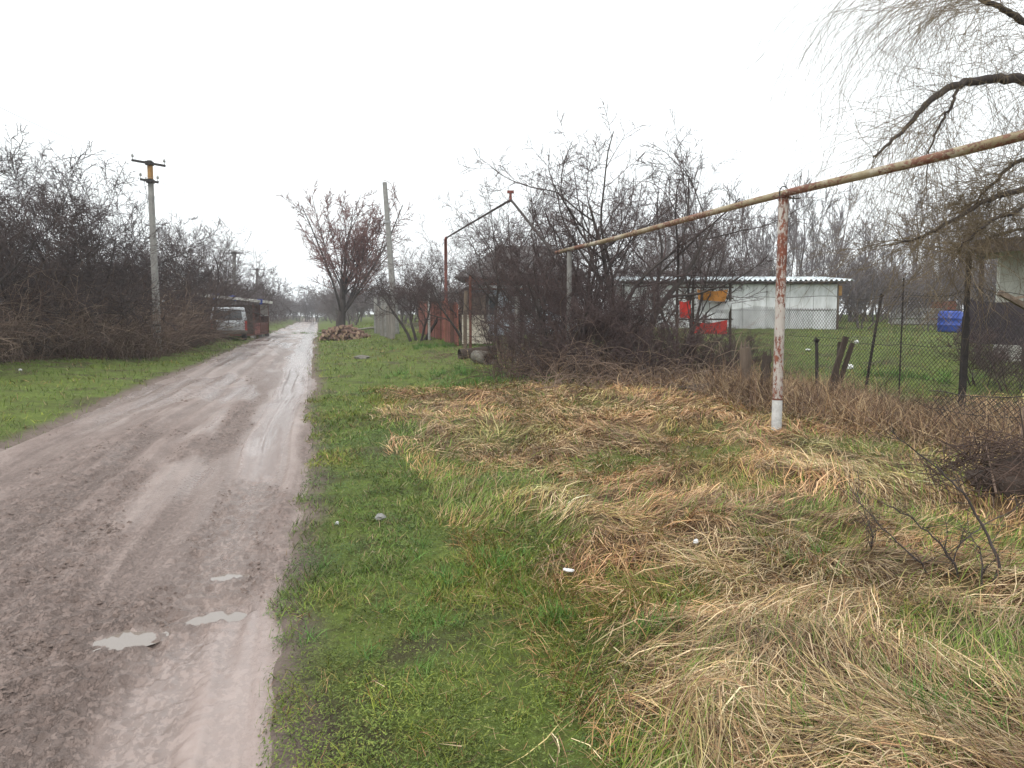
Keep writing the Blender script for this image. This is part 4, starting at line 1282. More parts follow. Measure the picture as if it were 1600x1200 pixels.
hA = by_px(398, 50.5); hB = by_px(421, 57.5)
dirv = (hB - hA); hl = math.hypot(dirv.x, dirv.y)
hut = thing("rusty_hut", "rusty roadside hut with pale flat roof and slatted window behind the van", "hut", (hA.x, hA.y, min(hA.z, hB.z)), math.atan2(-dirv.x, dirv.y))
# local: y runs back along the road wall, x to the road; the hut lies at negative x
HW = 3.0
link("floor_frame", MB().box((-HW / 2, hl / 2, 0.36), (HW, hl, 0.12)).mesh("floor_frame"), M['rust'], hut)
for i, (x_, y_) in enumerate(((-0.1, 0.15), (-0.1, hl * 0.5), (-0.1, hl - 0.2), (-HW + 0.1, 0.15), (-HW + 0.1, hl - 0.2))):
    link("leg", MB().box((x_, y_, 0.13), (0.28, 0.34, 0.36)).mesh("leg"), M['concrete'], hut)
link("lower_panel", MB().box((-0.03, hl * 0.2, 0.78), (0.06, hl * 0.38, 0.72)).mesh("lower_panel"), M['rust_red'], hut)
link("lower_panel", MB().box((-0.05, hl * 0.7, 0.80), (0.06, hl * 0.56, 0.68)).mesh("lower_panel"), M['rust'], hut)
link("end_wall", MB().box((-HW / 2, 0.06, 1.35), (HW - 0.1, 0.06, 1.85)).mesh("end_wall"), M['dark_wood'], hut)
link("back_wall", MB().box((-HW + 0.04, hl / 2, 1.4), (0.06, hl - 0.2, 1.95)).mesh("back_wall"), M['dark_wood'], hut)
link("far_wall", MB().box((-HW / 2, hl - 0.06, 1.4), (HW - 0.1, 0.06, 1.95)).mesh("far_wall"), M['rust'], hut)
for y_ in (0.05, hl * 0.4, hl * 0.98):
    link("post", MB().box((-0.02, y_, 1.4), (0.1, 0.1, 2.0)).mesh("post"), M['rust'], hut)
wf = link("window", MB().box((-0.03, hl * 0.7, 2.34), (0.09, hl * 0.56, 0.07)).box((-0.03, hl * 0.7, 1.62), (0.09, hl * 0.56, 0.07)).mesh("window"), M['grey_wood'], hut)
for i in range(9):
    link("slat", MB().box((-0.03, hl * (0.43 + 0.54 * (i + 0.5) / 9), 1.98), (0.05, hl * 0.035, 0.65)).mesh("slat"), M['grey_wood'], wf)
roof = bevel_box("roof", MB().add([(0.3, -0.8, 2.48), (0.3, hl + 0.3, 2.48), (-HW - 0.3, hl + 0.3, 2.84), (-HW - 0.3, -0.8, 2.84), (0.3, -0.8, 2.66), (0.3, hl + 0.3, 2.66), (-HW - 0.3, hl + 0.3, 3.04), (-HW - 0.3, -0.8, 3.04)],
                                 [(0, 1, 2, 3), (7, 6, 5, 4), (4, 5, 1, 0), (5, 6, 2, 1), (6, 7, 3, 2), (7, 4, 0, 3)]), M['dirty_white'], hut, 0.03)
for (x_, y_, z_, w_) in ((0.28, 1.2, 2.68, 0.3), (-2.2, -0.6, 2.98, 0.5), (-1.2, -0.5, 2.88, 0.45)):
    rag = link("blue_rag", MB().box((x_, y_, z_), (w_, 0.4, 0.05), None, 0.02).box((x_ + 0.04, y_ - 0.1, z_ - 0.15), (w_ * 0.7, 0.05, 0.3), None, 0.03).mesh("blue_rag"), M['blue_plastic'], hut)

# ------------------------------------------------------------------ firewood
fb = by_px(543, 46)
pile = thing("firewood_pile", "heap of split reddish firewood at the roadside under the reddish tree", "firewood", fb, 0.1); pile.scale = (0.82, 0.82, 0.85)
R_ = random.Random(5)
log_meshes = []
for k in range(5):
    mb = MB(); nn = 7; r_ = 0.075 + 0.02 * k; Ll = 0.55 + 0.07 * k
    ang0 = R_.random()
    rad = [r_ * R_.uniform(0.75, 1.15) for _ in range(nn)]
    ends_ = []
    for x_ in (-Ll / 2, 0, Ll / 2):
        ends_.append([(x_, rad[j] * math.cos(6.283 * j / nn), rad[j] * math.sin(6.283 * j / nn)) for j in range(nn)])
    mb.add([p for e in ends_ for p in e], [(i * nn + j, i * nn + (j + 1) % nn, (i + 1) * nn + (j + 1) % nn, (i + 1) * nn + j) for i in (0, 1) for j in range(nn)], True)
    mb.add(ends_[0], [tuple(reversed(range(nn)))]); mb.add(ends_[2], [tuple(range(nn))])
    me = mb.mesh("log"); me.materials.append(M['log_bark']); me.materials.append(M['log_end'])
    me.polygons[len(me.polygons) - 1].material_index = 1; me.polygons[len(me.polygons) - 2].material_index = 1
    log_meshes.append(me)
for q in range(190):
    lay = int(5.6 * R_.random() ** 1.5)
    half = 1.75 * (1 - lay * 0.11)
    x_ = R_.uniform(-half, half) - (0.1 * lay); y_ = R_.uniform(-0.5, 0.5) * (1 - lay * 0.12)
    hmax = 0.95 * (1 - abs(x_ + 0.2) / 2.3)
    z_ = 0.1 + min(lay * 0.17, max(0.0, hmax))
    o = link("log", log_meshes[q % 5], None, pile, (x_, y_, z_))
    o.rotation_euler = (R_.uniform(0, 6.28), R_.gauss(0, 0.16), R_.gauss(0.1, 0.5) if R_.random() < 0.72 else R_.gauss(1.4, 0.3))
for q in range(14):
    o = link("log", log_meshes[q % 5], None, pile, (2.0 + R_.random() * 1.9, R_.uniform(-0.5, 0.4), 0.09 + 0.16 * (R_.random() < 0.3)))
    o.rotation_euler = (R_.uniform(0, 6.28), R_.gauss(0, 0.1), R_.uniform(0, 3.14))
for k, (pxa, pya, pxb, pyb, r_, lb) in enumerate(((498, 522, 552, 519, 0.05, 'thin pale pole lying across the verge near the road'), (558, 517, 606, 513, 0.07, 'pale stripped pole lying on grass below the grey picket fence'))):
    a = ground(pxa, pya); b_ = ground(pxb, pyb)
    o = link("fallen_pole", MB().tube([Vector((0, 0, r_ + 0.03)), (b_ - a) * 0.5 + Vector((0, 0, r_ + 0.05)), b_ - a + Vector((0, 0, r_ + 0.03))], [r_, r_ * 0.9, r_ * 0.7], 8).mesh("fallen_pole"), M['grey_wood'], None, a)
    tag(o, lb, "pole")
g = ground(529, 532)
lump = MB(); R_ = random.Random(3)


def rock_mesh(name, r, seed, sq=(1, 1, 0.6)):
    import bmesh
    bm = bmesh.new(); bmesh.ops.create_icosphere(bm, subdivisions=2, radius=r)
    R2 = random.Random(seed)
    off = [R2.uniform(0, 9) for _ in range(3)]
    for v in bm.verts:
        c = v.co / r
        f = 1 + 0.22 * math.sin(3.1 * c.x + off[0]) * math.sin(2.7 * c.y + off[1]) + 0.13 * math.sin(5.3 * c.z + off[2] + 4 * c.x) + R2.uniform(-0.05, 0.05)
        v.co = Vector((c.x * sq[0], c.y * sq[1], c.z * sq[2])) * r * f
    me = bpy.data.meshes.new(name); bm.to_mesh(me); bm.free()
    return me


tag(link("soil_lump", rock_mesh("soil_lump", 0.28, 4, (1.6, 0.7, 0.5)), M['charred'], None, g), "dark lump of earth on the grass at the road's right edge", "lump")
g = ground(594, 815); tag(link("stone", rock_mesh("stone", 0.045, 6), M['stone'], None, g + Vector((0, 0, 0.03))), "small grey stone lying in the near green verge", "stone")
g = ground(565, 560); tag(link("stone", rock_mesh("stone", 0.22, 8, (1.4, 1, 0.5)), M['concrete_dark'], None, g), "half-buried dark stone at the crest of the grassy bank", "stone")

# ------------------------------------------------------------------ fences on the right, far part
g0 = by_px(589, 50); g1 = by_px(614, 40)
pf = thing("picket_fence", "weathered grey picket fence behind the leaning concrete pole", "fence", g0)
NPK = 15
for i in range(NPK):
    f = i / (NPK - 1); p = g0.lerp(g1, f); p.z = tz(p.x, p.y)
    q = p - g0
    link("picket", MB().box((q.x, q.y, q.z + 0.85), (0.22, 0.05, 1.75), None, 0.015).mesh("picket"), M['grey_wood'], pf)
for h_ in (0.45, 1.35):
    link("rail", MB().beam((0, 0.06, h_), (g1 - g0) + Vector((0, 0.06, h_)), 0.04, 0.09).mesh("rail"), M['grey_wood'], pf)
for i, f in enumerate((0.0, 0.45, 0.7)):
    q = (g1 - g0) * f
    link("post", MB().box((q.x - 0.02, q.y - 0.12, q.z + 1.1), (0.2, 0.2, 2.4)).mesh("post"), M['concrete'], pf)
g0 = by_px(655, 44); g1 = by_px(716, 31)
rf = thing("red_fence", "rusty red board fence behind the red riser post", "fence", g0)
NB = 46
for i in range(NB):
    f = (i + 0.5) / NB; p = g0.lerp(g1, f); p.z = tz(p.x, p.y); q = p - g0
    hh = 1.75 + random.uniform(-0.06, 0.06)
    link("board", MB().box((q.x, q.y, q.z + hh / 2), (0.045, 0.27, hh), Matrix.Rotation(math.atan2(-(g1 - g0).x, (g1 - g0).y), 3, 'Z'), 0.008).mesh("board"), (M['rust_red'], M['rust'], M['brick_red'])[random.choice((0, 0, 1, 2))], rf)
for h_ in (0.4, 1.45):
    link("rail", MB().beam(Vector((0.07, 0, h_)), (g1 - g0) + Vector((0.07, 0, h_)), 0.05, 0.08).mesh("rail"), M['rust'], rf)
pp = by_px(671, 36)
tag(link("pale_post", MB().tube([(0, 0, -0.2), (0, 0, 1.2), (0.01, 0, 2.35)], [0.06, 0.06, 0.055], 8).mesh("pale_post"), M['whitewash'], None, pp), "thin white-painted post standing before the red fence", "post")
for k, (px, D, h_, w_, lb) in enumerate(((808, 22.8, 1.95, 0.16, 'round pale concrete post left of its pair before the tangle'), (840, 22.0, 1.85, 0.15, 'round pale concrete post right of its pair before the tangle'), (727, 28, 2.2, 0.14, 'dark wooden post next to the red riser post'))):
    b_ = by_px(px, D)
    o = link("fence_post", MB().tube([(0, 0, -0.2), (0, 0, h_ * 0.6), (0.02 * k, 0, h_)], [w_ / 2, w_ / 2, w_ * 0.46], 12).mesh("fence_post"), (M['concrete'], M['concrete'], M['old_wood'])[k], None, b_)
    tag(o, lb, "post")
# cream board panel
a = by_px(722, 30.5); b_ = by_px(768, 30.5)
cp = thing("board_panel", "cream panel of horizontal boards with torn edge beside the dark post", "panel", a, math.atan2((b_ - a).y, (b_ - a).x))
wd = math.hypot((b_ - a).x, (b_ - a).y)
for i in range(8):
    ww = wd * (1 - 0.035 * i * (0.6 + 0.6 * random.random()))
    link("board", MB().box((ww / 2, 0, 0.18 + i * 0.145), (ww, 0.03, 0.132), None, 0.006).mesh("board"), M['cream_board'], cp)
for x_ in (0.05, wd * 0.5):
    link("batten", MB().box((x_, 0.04, 0.6), (0.06, 0.04, 1.3)).mesh("batten"), M['old_wood'], cp)

# concrete pipes lying on the bank
for k, (pxa, pya, pxb, pyb, r_, lb) in enumerate(((745, 562, 786, 572, 0.20, 'pale concrete pipe with dark open end lying on the bank'), (718, 557, 748, 558, 0.17, 'mossy dark concrete pipe lying behind the pale one'))):
    a = ground(pxa, pya + 4); b_ = ground(pxb, pyb + 4)
    if k == 1:
        b_ = Vector((b_.x, a.y + 0.3, b_.z))
    b_ = a + (b_ - a).normalized() * 1.25
    z_ = Vector((0, 0, r_ * 0.85)); b_.z = tz(b_.x, b_.y)
    root = thing("concrete_pipe", lb, "pipe", a)
    t0, t1 = z_, b_ - a + z_
    dv = (t1 - t0).normalized()
    mb = MB().tube([t0, t1], r_, 18, False).tube([t1 - dv * 0.5, t1], r_ * 0.78, 18, False)
    x_ = dv.orthogonal().normalized(); y_ = dv.cross(x_)
    o_ = [t1 + (x_ * math.cos(6.283 * j / 18) + y_ * math.sin(6.283 * j / 18)) * r_ for j in range(18)]
    i_ = [t1 + (x_ * math.cos(6.283 * j / 18) + y_ * math.sin(6.283 * j / 18)) * r_ * 0.78 for j in range(18)]
    mb.add(o_ + i_, [(j, (j + 1) % 18, 18 + (j + 1) % 18, 18 + j) for j in range(18)])
    link("shell", mb.mesh("shell"), M['concrete_dark'] if k == 0 else M['charred'], root)
    link("bore_shade_disc", MB().tube([t1 - dv * 0.5, t1 - dv * 0.48], r_ * 0.77, 18).mesh("bore_shade_disc"), M['rubber'], root)  # near-black disc stands in for the shade inside the pipe

# ------------------------------------------------------------------ the house behind the trees
hc = by_px(728, 40); hd = by_px(905, 40)
house = thing("brick_house", "low house with dark slate roof and red brick gable hidden behind twigs", "house", hc)
HL = hd.x - hc.x; HWd = 6.0; eave = at(800, 447, 40).z - hc.z; ridge = at(800, 378, 40).z - hc.z
link("wall", MB().box((HL / 2, HWd / 2, eave / 2 - 0.1), (HL, HWd, eave + 0.2)).mesh("wall"), M['pale_blue'], house)
rowh = 0.2
bm_ = MB().box((0, 0, 0), (0.42, 0.06, rowh - 0.025)).mesh("brick")
bc = link("brick_course", MB().box((HL / 2, 0.05, eave + 0.1), (HL, 0.08, 0.75)).mesh("brick_course"), M['mortar'], house)
for r_i in range(3):
    for q in range(int(HL / 0.45)):
        link("brick", bm_, M['brick_red'], bc, (0.25 + q * 0.45 + (0.1 if r_i % 2 else -0.05), 0.0, eave - 0.1 + r_i * rowh))
hx = 1.6
ez = eave + 0.42
rv = [(-0.6, -0.55, ez), (HL + 0.6, -0.55, ez), (HL + 0.6, HWd + 0.5, ez), (-0.6, HWd + 0.5, ez), (hx, HWd / 2, ridge), (HL - hx, HWd / 2, ridge)]
rs_ = link("roof", MB().add(rv, [(0, 1, 5, 4), (1, 2, 5), (2, 3, 4, 5), (3, 0, 4), (0, 3, 2, 1)]).mesh("roof"), M['roof_slate'], house)
sl = Vector((0, HWd / 2 + 0.55, ridge - ez)); sn = sl.length; rot_ = Matrix.Rotation(math.atan2(ridge - ez, HWd / 2 + 0.55), 3, 'X')
for r_i in range(7):
    f = (r_i + 0.5) / 7
    x0_ = -0.6 + (hx + 0.6) * (f + 0.06); x1_ = HL + 0.6 - (hx + 0.6) * (f + 0.06)
    nt = max(1, int((x1_ - x0_) / 0.62))
    for q in range(nt):
        p_ = Vector((x0_ + (q + 0.5) * (x1_ - x0_) / nt, -0.55, ez)) + sl * f
        link("roof_sheet", MB().box(p_ + Vector((0, -0.02, 0.03 + 0.01 * (q % 2))), ((x1_ - x0_) / nt - 0.02, sn / 7 * 1.04, 0.025), rot_).mesh("roof_sheet"), M['roof_slate'], rs_)
link("eave_board", MB().box((HL / 2, -0.5, eave - 0.05), (HL + 0.3, 0.12, 0.16)).mesh("eave_board"), M['white_sheet'], house)
for x_ in (1.2, 3.4):
    w_ = link("window", MB().box((x_, -0.03, eave - 1.0), (1.0, 0.1, 1.1)).mesh("window"), M['white_sheet'], house)
    for sgn in (-1, 1):
        link("pane", MB().box((x_ + sgn * 0.23, -0.085, eave - 1.0), (0.4, 0.02, 0.95)).mesh("pane"), M['glass'], w_)
lt = by_px(715, 38.5)
ln = thing("lean_to", "small dark brown lean-to with sloping roof at the house corner", "shed", lt)
lh = at(715, 458, 38.5).z - lt.z
link("wall", MB().box((0.75, 0.8, lh / 2), (1.3, 1.6, lh)).mesh("wall"), M['dark_wood'], ln)
for q in range(8):
    link("board", MB().box((0.17 + q * 0.165, -0.02, lh / 2), (0.15, 0.03, lh), None, 0.004).mesh("board"), M['old_wood'], ln)
link("roof", MB().add([(-0.35, -0.3, lh - 0.05), (1.6, -0.3, lh + 0.5), (1.6, 1.8, lh + 0.5), (-0.35, 1.8, lh - 0.05), (-0.35, -0.3, lh + 0.05), (1.6, -0.3, lh + 0.6), (1.6, 1.8, lh + 0.6), (-0.35, 1.8, lh + 0.05)],
                      [(0, 3, 2, 1), (4, 5, 6, 7), (0, 1, 5, 4), (1, 2, 6, 5), (2, 3, 7, 6), (3, 0, 4, 7)]).mesh("roof"), M['roof_slate'], ln)

# ------------------------------------------------------------------ the white shed
Ds = 40.0
sA_ = by_px(975, Ds); sB_ = by_px(1305, Ds)
zb_ = at(1200, 512, Ds).z
for q in (sA_, sB_): q.z = zb_
shed = thing("white_shed", "long white panelled shed with corrugated zinc roof behind the mesh fence", "shed", sA_)
SL = sB_.x - sA_.x; SH = at(1200, 443, Ds).z - zb_; SD = 3.2
link("core", MB().box((SL / 2, SD / 2 + 0.03, SH / 2 - 0.3), (SL - 0.04, SD, SH + 0.6)).mesh("core"), M['concrete'], shed)
NP = 9
for r_i in range(2):
    for q in range(NP):
        z0_, z1_ = ((-0.1, SH * 0.40), (SH * 0.40, SH * 0.985))[r_i]
        wv = SL / NP
        link("panel", MB().box((wv * (q + 0.5), 0.0 - 0.006 * ((q + r_i) % 2), (z0_ + z1_) / 2), (wv - 0.022, 0.03, z1_ - z0_ - 0.03), None, 0.004).mesh("panel"), M['white_sheet'], shed)
link("batten", MB().box((SL * 0.88, -0.03, SH * 0.405), (SL * 0.2, 0.03, 0.04)).mesh("batten"), M['grey_wood'], shed)
link("corner_board", MB().box((SL + 0.06, 0.02, SH * 0.5 - 0.1), (0.09, 0.12, SH + 0.1)).mesh("corner_board"), M['old_wood'], shed)
link("rusty_bracket", MB().box((SL + 0.13, -0.03, SH * 0.84), (0.16, 0.1, 0.5)).mesh("rusty_bracket"), M['ochre'], shed)
nw = 300
xs = np.linspace(-0.3, SL + 0.65, nw)
wave = 0.05 * np.sin(2 * math.pi * xs / 0.26)
rows = []
for y_, z_ in ((-0.5, SH + 0.10), (SD + 0.3, SH + 0.42)):
    for t_ in (0, 0.015):
        rows.append(np.stack([xs, np.full(nw, y_), z_ + wave + t_ + 0.05], -1))
V = np.concatenate(rows)
fq = []
for (a_, c_) in ((0, 2), (1, 3), (0, 1), (2, 3)):
    i0 = np.arange(nw - 1)
    fq.append(np.stack([a_ * nw + i0, a_ * nw + i0 + 1, c_ * nw + i0 + 1, c_ * nw + i0], -1))
link("corrugated_roof", np_mesh("corrugated_roof", V, np.concatenate(fq), None, True), M['roof_zinc'], shed)
link("rafter", MB().box((SL / 2, -0.25, SH + 0.03), (SL + 0.6, 0.08, 0.09)).mesh("rafter"), M['dark_wood'], shed)


def cloth(name, pts4, nx, ny, mat_, label, cat, amp=0.05):
    """hung sheet with folds; pts4: upper left, upper right, lower right, lower left"""
    a, b, c, d = [Vector(p) for p in pts4]
    V = []; k = random.uniform(0, 6)
    for t in (0, 0.012):
        for j in range(ny + 1):
            for i in range(nx + 1):
                f, g_ = i / nx, j / ny
                p = a.lerp(b, f).lerp(d.lerp(c, f), g_)
                V.append((p.x - a.x, p.y - a.y + amp * math.sin(f * 9 + k + g_ * 2) + t, p.z - a.z - 0.06 * math.sin(f * math.pi) * (1 - g_)))
    m_ = (nx + 1) * (ny + 1)
    fs = []
    for o_ in (0, m_):
        for j in range(ny):
            for i in range(nx):
                q = o_ + j * (nx + 1) + i; fs.append((q, q + 1, q + nx + 2, q + nx + 1))
    o = link(name, MB().add(V, fs, True).mesh(name), mat_, None, a)
    return tag(o, label, cat, "cloths hung behind the mesh fence")


Dc = 24
cloth("hung_tarpaulin", (at(1090, 452, Dc), at(1137, 452, Dc), at(1133, 472, Dc), at(1091, 468, Dc)), 10, 5, M['orange_cloth'], "orange cloth hung above the white one before the shed", "cloth")
cloth("hung_tarpaulin", (at(1087, 466, Dc + 0.1), at(1143, 470, Dc + 0.1), at(1139, 491, Dc + 0.1), at(1088, 486, Dc + 0.1)), 10, 5, M['white_cloth'], "white cloth hung between the orange and the red ones", "cloth")
cloth("hung_tarpaulin", (at(1084, 503, Dc), at(1136, 500, Dc), at(1135, 523, Dc), at(1085, 521, Dc)), 10, 5, M['red_cloth'], "bright red cloth hung lowest of the three before the shed", "cloth")
cloth("hung_tarpaulin", (at(1062, 470, Dc), at(1079, 468, Dc), at(1079, 498, Dc), at(1062, 496, Dc)), 6, 6, M['red_cloth'], "narrow red cloth hung left of the dark leaning stakes", "cloth")
q = by_px(1110, Dc + 0.2)
rk_ = thing("drying_frame", "dark wooden frame that carries the coloured cloths before the shed", "frame", q)
for px in (1058, 1083, 1141):
    a_ = at(px, 440, Dc + 0.2); g_ = by_px(px, Dc + 0.2)
    link("stake", MB().beam(g_ - q - Vector((0, 0, 0.2)), a_ - q, 0.07, 0.07, (0, 1, 0)).mesh("stake"), M['dark_wood'], rk_)
for py in (449, 466, 499):
    link("rail", MB().beam(at(1056, py, Dc + 0.24) - q, at(1146, py, Dc + 0.24) - q, 0.04, 0.05).mesh("rail"), M['dark_wood'], rk_)

# low stacked slabs and wall at the back of the plot
g = by_px(1388, 46); w_ = by_px(1466, 46).x - g.x
st_ = thing("slab_stack", "low stack of grey slabs across the back of the plot beside the blue drum", "slabs", g)
sz = at(1400, 506, 46).z - g.z
for i in range(3):
    link("slab", MB().box((w_ / 2 + random.uniform(-0.05, 0.05), 0, sz + 0.14 + i * 0.33), (w_, 0.5, 0.26), None, 0.02).mesh("slab"), M['concrete'], st_)
link("footing", MB().box((w_ / 2, 0, sz / 2 - 0.1), (w_ - 0.3, 0.4, sz + 0.19)).mesh("footing"), M['concrete_dark'], st_)
g = by_px(1440, 52)
bw = thing("garden_wall", "faded pinkish brick wall behind the slab stack", "wall", g)
bz = at(1440, 500, 52).z - g.z
link("core", MB().box((1.35, 0.1, bz / 2 + 0.55), (1.9, 0.16, bz + 1.4)).mesh("core"), M['mortar'], bw)
for r_i in range(7):
    for q_ in range(4):
        link("brick", bm_, M['brick_red'], bw, (0.7 + q_ * 0.43 + 0.1 * (r_i % 2) - 0.05, -0.02, bz - 0.05 + r_i * 0.19 + 0.1))

# ------------------------------------------------------------------ outbuilding at the right edge
Do = 21.0
ob = by_px(1556, Do)
out = thing("outbuilding", "pale outbuilding with dark flat roof and open porch cut off by the picture edge", "outbuilding", ob, math.radians(-31))
zt = at(1560, 386, Do).z - ob.z
link("wall", MB().box((2.5, 2.0, zt / 2), (5.0, 4.0, zt)).mesh("wall"), M['dirty_white'], out)
link("brown_strip", MB().box((0.75, -0.03, zt * 0.55), (0.16, 0.05, zt * 0.9)).mesh("brown_strip"), M['ochre'], out)
wn_ = link("window", MB().box((1.5, -0.02, zt * 0.6), (1.1, 0.08, 1.2)).mesh("window"), M['old_wood'], out)
for sgn in (-1, 1):
    link("pane", MB().box((1.5 + sgn * 0.26, -0.07, zt * 0.6), (0.44, 0.02, 1.0)).mesh("pane"), M['glass'], wn_)
rf_ = link("roof", MB().box((2.3, 1.6, zt + 0.13), (5.8, 6.0, 0.16), Matrix.Rotation(math.radians(-2), 3, 'Y')).mesh("roof"), M['roof_slate'], out)
link("fascia", MB().box((2.3, -1.43, zt + 0.03), (5.9, 0.06, 0.34), Matrix.Rotation(math.radians(-2), 3, 'Y')).mesh("fascia"), M['dark_wood'], rf_)
for i in range(8):
    link("rafter", MB().box((-1.0 + i * 0.8, 0.0, zt + 0.0), (0.07, 2.8, 0.1)).mesh("rafter"), M['old_wood'], out)
for x_, y_ in ((-0.45, -1.2), (0.55, -1.2), (3.5, -1.2)):
    link("post", MB().beam((x_ + 0.05, y_, -0.3), (x_, y_, zt - 0.02), 0.11, 0.11, (0, 1, 0)).mesh("post"), M['dark_wood'], out)
# plum tarpaulin hung along the porch
o = cloth("plum_tarpaulin", (at(1509, 466, 17.0), at(1598, 470, 17.0), at(1600, 540, 17.0), at(1509, 536, 17.0)), 24, 8, M['plum_tarp'], "dark plum tarpaulin hung along the porch beside the tall iron post", "tarpaulin", 0.03)
del o["group"]
g = by_px(1585, 15.5)
o = link("broken_beam", MB().beam(at(1562, 457, 15.5) - g, at(1640, 500, 15.5) - g, 0.11, 0.1).beam(at(1580, 467, 15.4) - g, at(1610, 462, 15.3) - g, 0.05, 0.05).beam(at(1640, 500, 15.5) - g, Vector((0.8, 0.1, -0.1)), 0.1, 0.1).mesh("broken_beam"), M['old_wood'], None, g)
tag(o, "broken brown beam leaning over the plum tarpaulin", "beam")

for q, (px, D, sc, lb) in enumerate(((1535, 15.5, 0.62, "low brown shrub in front of the plum tarpaulin"), (1590, 14.5, 0.62, "low brown shrub below the broken beam at the picture edge"))):
    place_tree(shrub_kinds[q], "yard_shrub", lb, by_px(px, D), q * 2.2, sc, None, "shrub")

# blue drum on the plot's grass
g = ground(1483, 519)
kD = g.y / 1200
drum = thing("plastic_drum", "big bright blue plastic drum on the grass beside the tall iron post", "drum", g, 0.3)
hh = 33 * kD; rr0 = 17.5 * kD
lat_z = np.array([0.0, 0.02, 0.10, 0.30, 0.33, 0.36, 0.62, 0.65, 0.68, 0.9, 0.97, 1.0]); lat_r = np.array([0.86, 0.95, 1.0, 1.0, 1.05, 1.0, 1.0, 1.05, 1.0, 1.0, 0.93, 0.84])
link("body", MB().tube([(0.06 * t_, 0, t_ * hh - 0.02) for t_ in lat_z], list(lat_r * rr0), 24).mesh("body"), M['blue_plastic'], drum)
link("lid", MB().tube([(0.06, 0, hh - 0.02), (0.06, 0, hh + 0.05)], rr0 * 0.5, 18).mesh("lid"), M['rubber'], drum)

# ------------------------------------------------------------------ mesh fence and its posts
def chain_link(name, label, p_a, p_b, h0, h1, zlift, cell, bulge, seed, r_=0.0039):
    """diamond wire netting from p_a to p_b"""
    a = Vector(p_a); b_ = Vector(p_b); d = b_ - a; Lf = math.hypot(d.x, d.y)
    R = random.Random(seed); A = []; B = []
    root = thing(name, label, "fence", a)

    gsamp = terrain(np.linspace(a.x, b_.x, 40), np.linspace(a.y, b_.y, 40))

    def pt(x, z):
        f = x / Lf
        H = h0 + (h1 - h0) * f
        q = a.lerp(b_, min(max(f, 0), 1))
        bx = bulge * math.sin(x * 1.7 + seed) * math.sin(z * 2.2) + bulge * 0.5 * math.sin(x * 4.1)
        gz = float(np.interp(min(max(f, 0), 1), np.linspace(0, 1, 40), gsamp)) + zlift
        zz = gz + z - 0.06 * math.sin(math.pi * ((x * 0.5) % 1.0)) * (z / max(H, 0.1))
        return (q.x + bx * d.y / Lf - a.x, q.y - bx * d.x / Lf - a.y, zz - a.z)
    Hm = max(h0, h1)
    nW = int((Lf + Hm) / cell)
    for sgn in (1, -1):
        for i in range(nW + 1):
            x0 = i * cell - (Hm if sgn > 0 else 0)
            st = 6; prev = None
            for k in range(st + 1):
                z = Hm * k / st; x = x0 + (z if sgn > 0 else -z)
                f = x / Lf
                if x < 0 or x > Lf or z > (h0 + (h1 - h0) * f) + 0.02:
                    prev = None; continue
                c = pt(x, z)
                if prev: A.append(prev); B.append(c)
                prev = c
    V, Fq = prisms(A, B, np.full(len(A), r_), np.full(len(A), r_))
    link("netting", np_mesh("netting", V, Fq), M['wire'], root)["kind"] = "stuff"
    for fz in (0.98, 0.55, 0.04):
        pts = [Vector(pt(Lf * i / 24, (h0 + (h1 - h0) * i / 24) * fz)) for i in range(25)]
        link("line_wire", MB().tube(pts, r_ * 1.3, 5).mesh("line_wire"), M['wire'], root)
    return root, pt, Lf


fA = (6.6, 11.2); fB = xy(9.0, 16.5)
fence, fpt, fL = chain_link("mesh_fence", "sagging wire mesh fence across the plot behind the dry weeds", (*fB, tz(*fB)), (*fA, tz(*fA)), 1.75, 1.85, 0.05, 0.075, 0.05, 3)
fC = xy(8.2, 4.2)
fence2, _, _ = chain_link("mesh_fence", "nearer stretch of wire mesh fence right of the tall iron post", (*fA, tz(*fA)), (*fC, tz(*fC)), 1.85, 1.7, 0.05, 0.075, 0.06, 5)
fD = xy(7.35, 7.9); fE = xy(7.3, 4.4)
fence3, _, _ = chain_link("fallen_netting", "low slumped wire netting in front of the pale straw", (*fD, tz(*fD)), (*fE, tz(*fE)), 0.5, 0.8, 0.1, 0.08, 0.10, 9, 0.0045)
ip = on_ground(*fA)
tp = thing("iron_post", "tall dark iron fence post beside the blue drum", "post", ip)
ht = at(1500, 393, ip.y).z - ip.z
link("shaft", MB().box((0, 0, ht * 0.3 - 0.15), (0.075, 0.075, ht * 0.6 + 0.3)).mesh("shaft"), M['black_iron'], tp)
link("upper_shaft", MB().box((-0.004, 0, ht * 0.8), (0.055, 0.055, ht * 0.4)).mesh("upper_shaft"), M['black_iron'], tp)
link("top_hook", MB().beam((0, 0, ht - 0.02), (0.16, 0, ht + 0.06), 0.03, 0.03).mesh("top_hook"), M['black_iron'], tp)
for (pxa, pya, pxb, pyb, D, w_, lb) in ((1350, 562, 1377, 462, 13.2, 0.034, 'dark iron stake leaning right against the wire mesh fence'), (1281, 602, 1276, 532, 12.6, 0.04, 'short dark stake left of the broken planks'),
                                        (1408, 560, 1412, 436, 12.5, 0.018, 'thin crooked stake holding the mesh before the slab stack')):
    b_ = by_px(pxa, D); t_ = at(pxb, pyb, D)
    o = link("fence_stake", MB().beam(Vector((0, 0, -0.2)), t_ - b_, w_, w_, (0, 1, 0)).box((t_ - b_), (w_ * 1.8, w_, w_ * 1.6), Matrix.Rotation(0.5, 3, 'Y')).mesh("fence_stake"), M['black_iron'], None, b_)
    tag(o, lb, "stake")
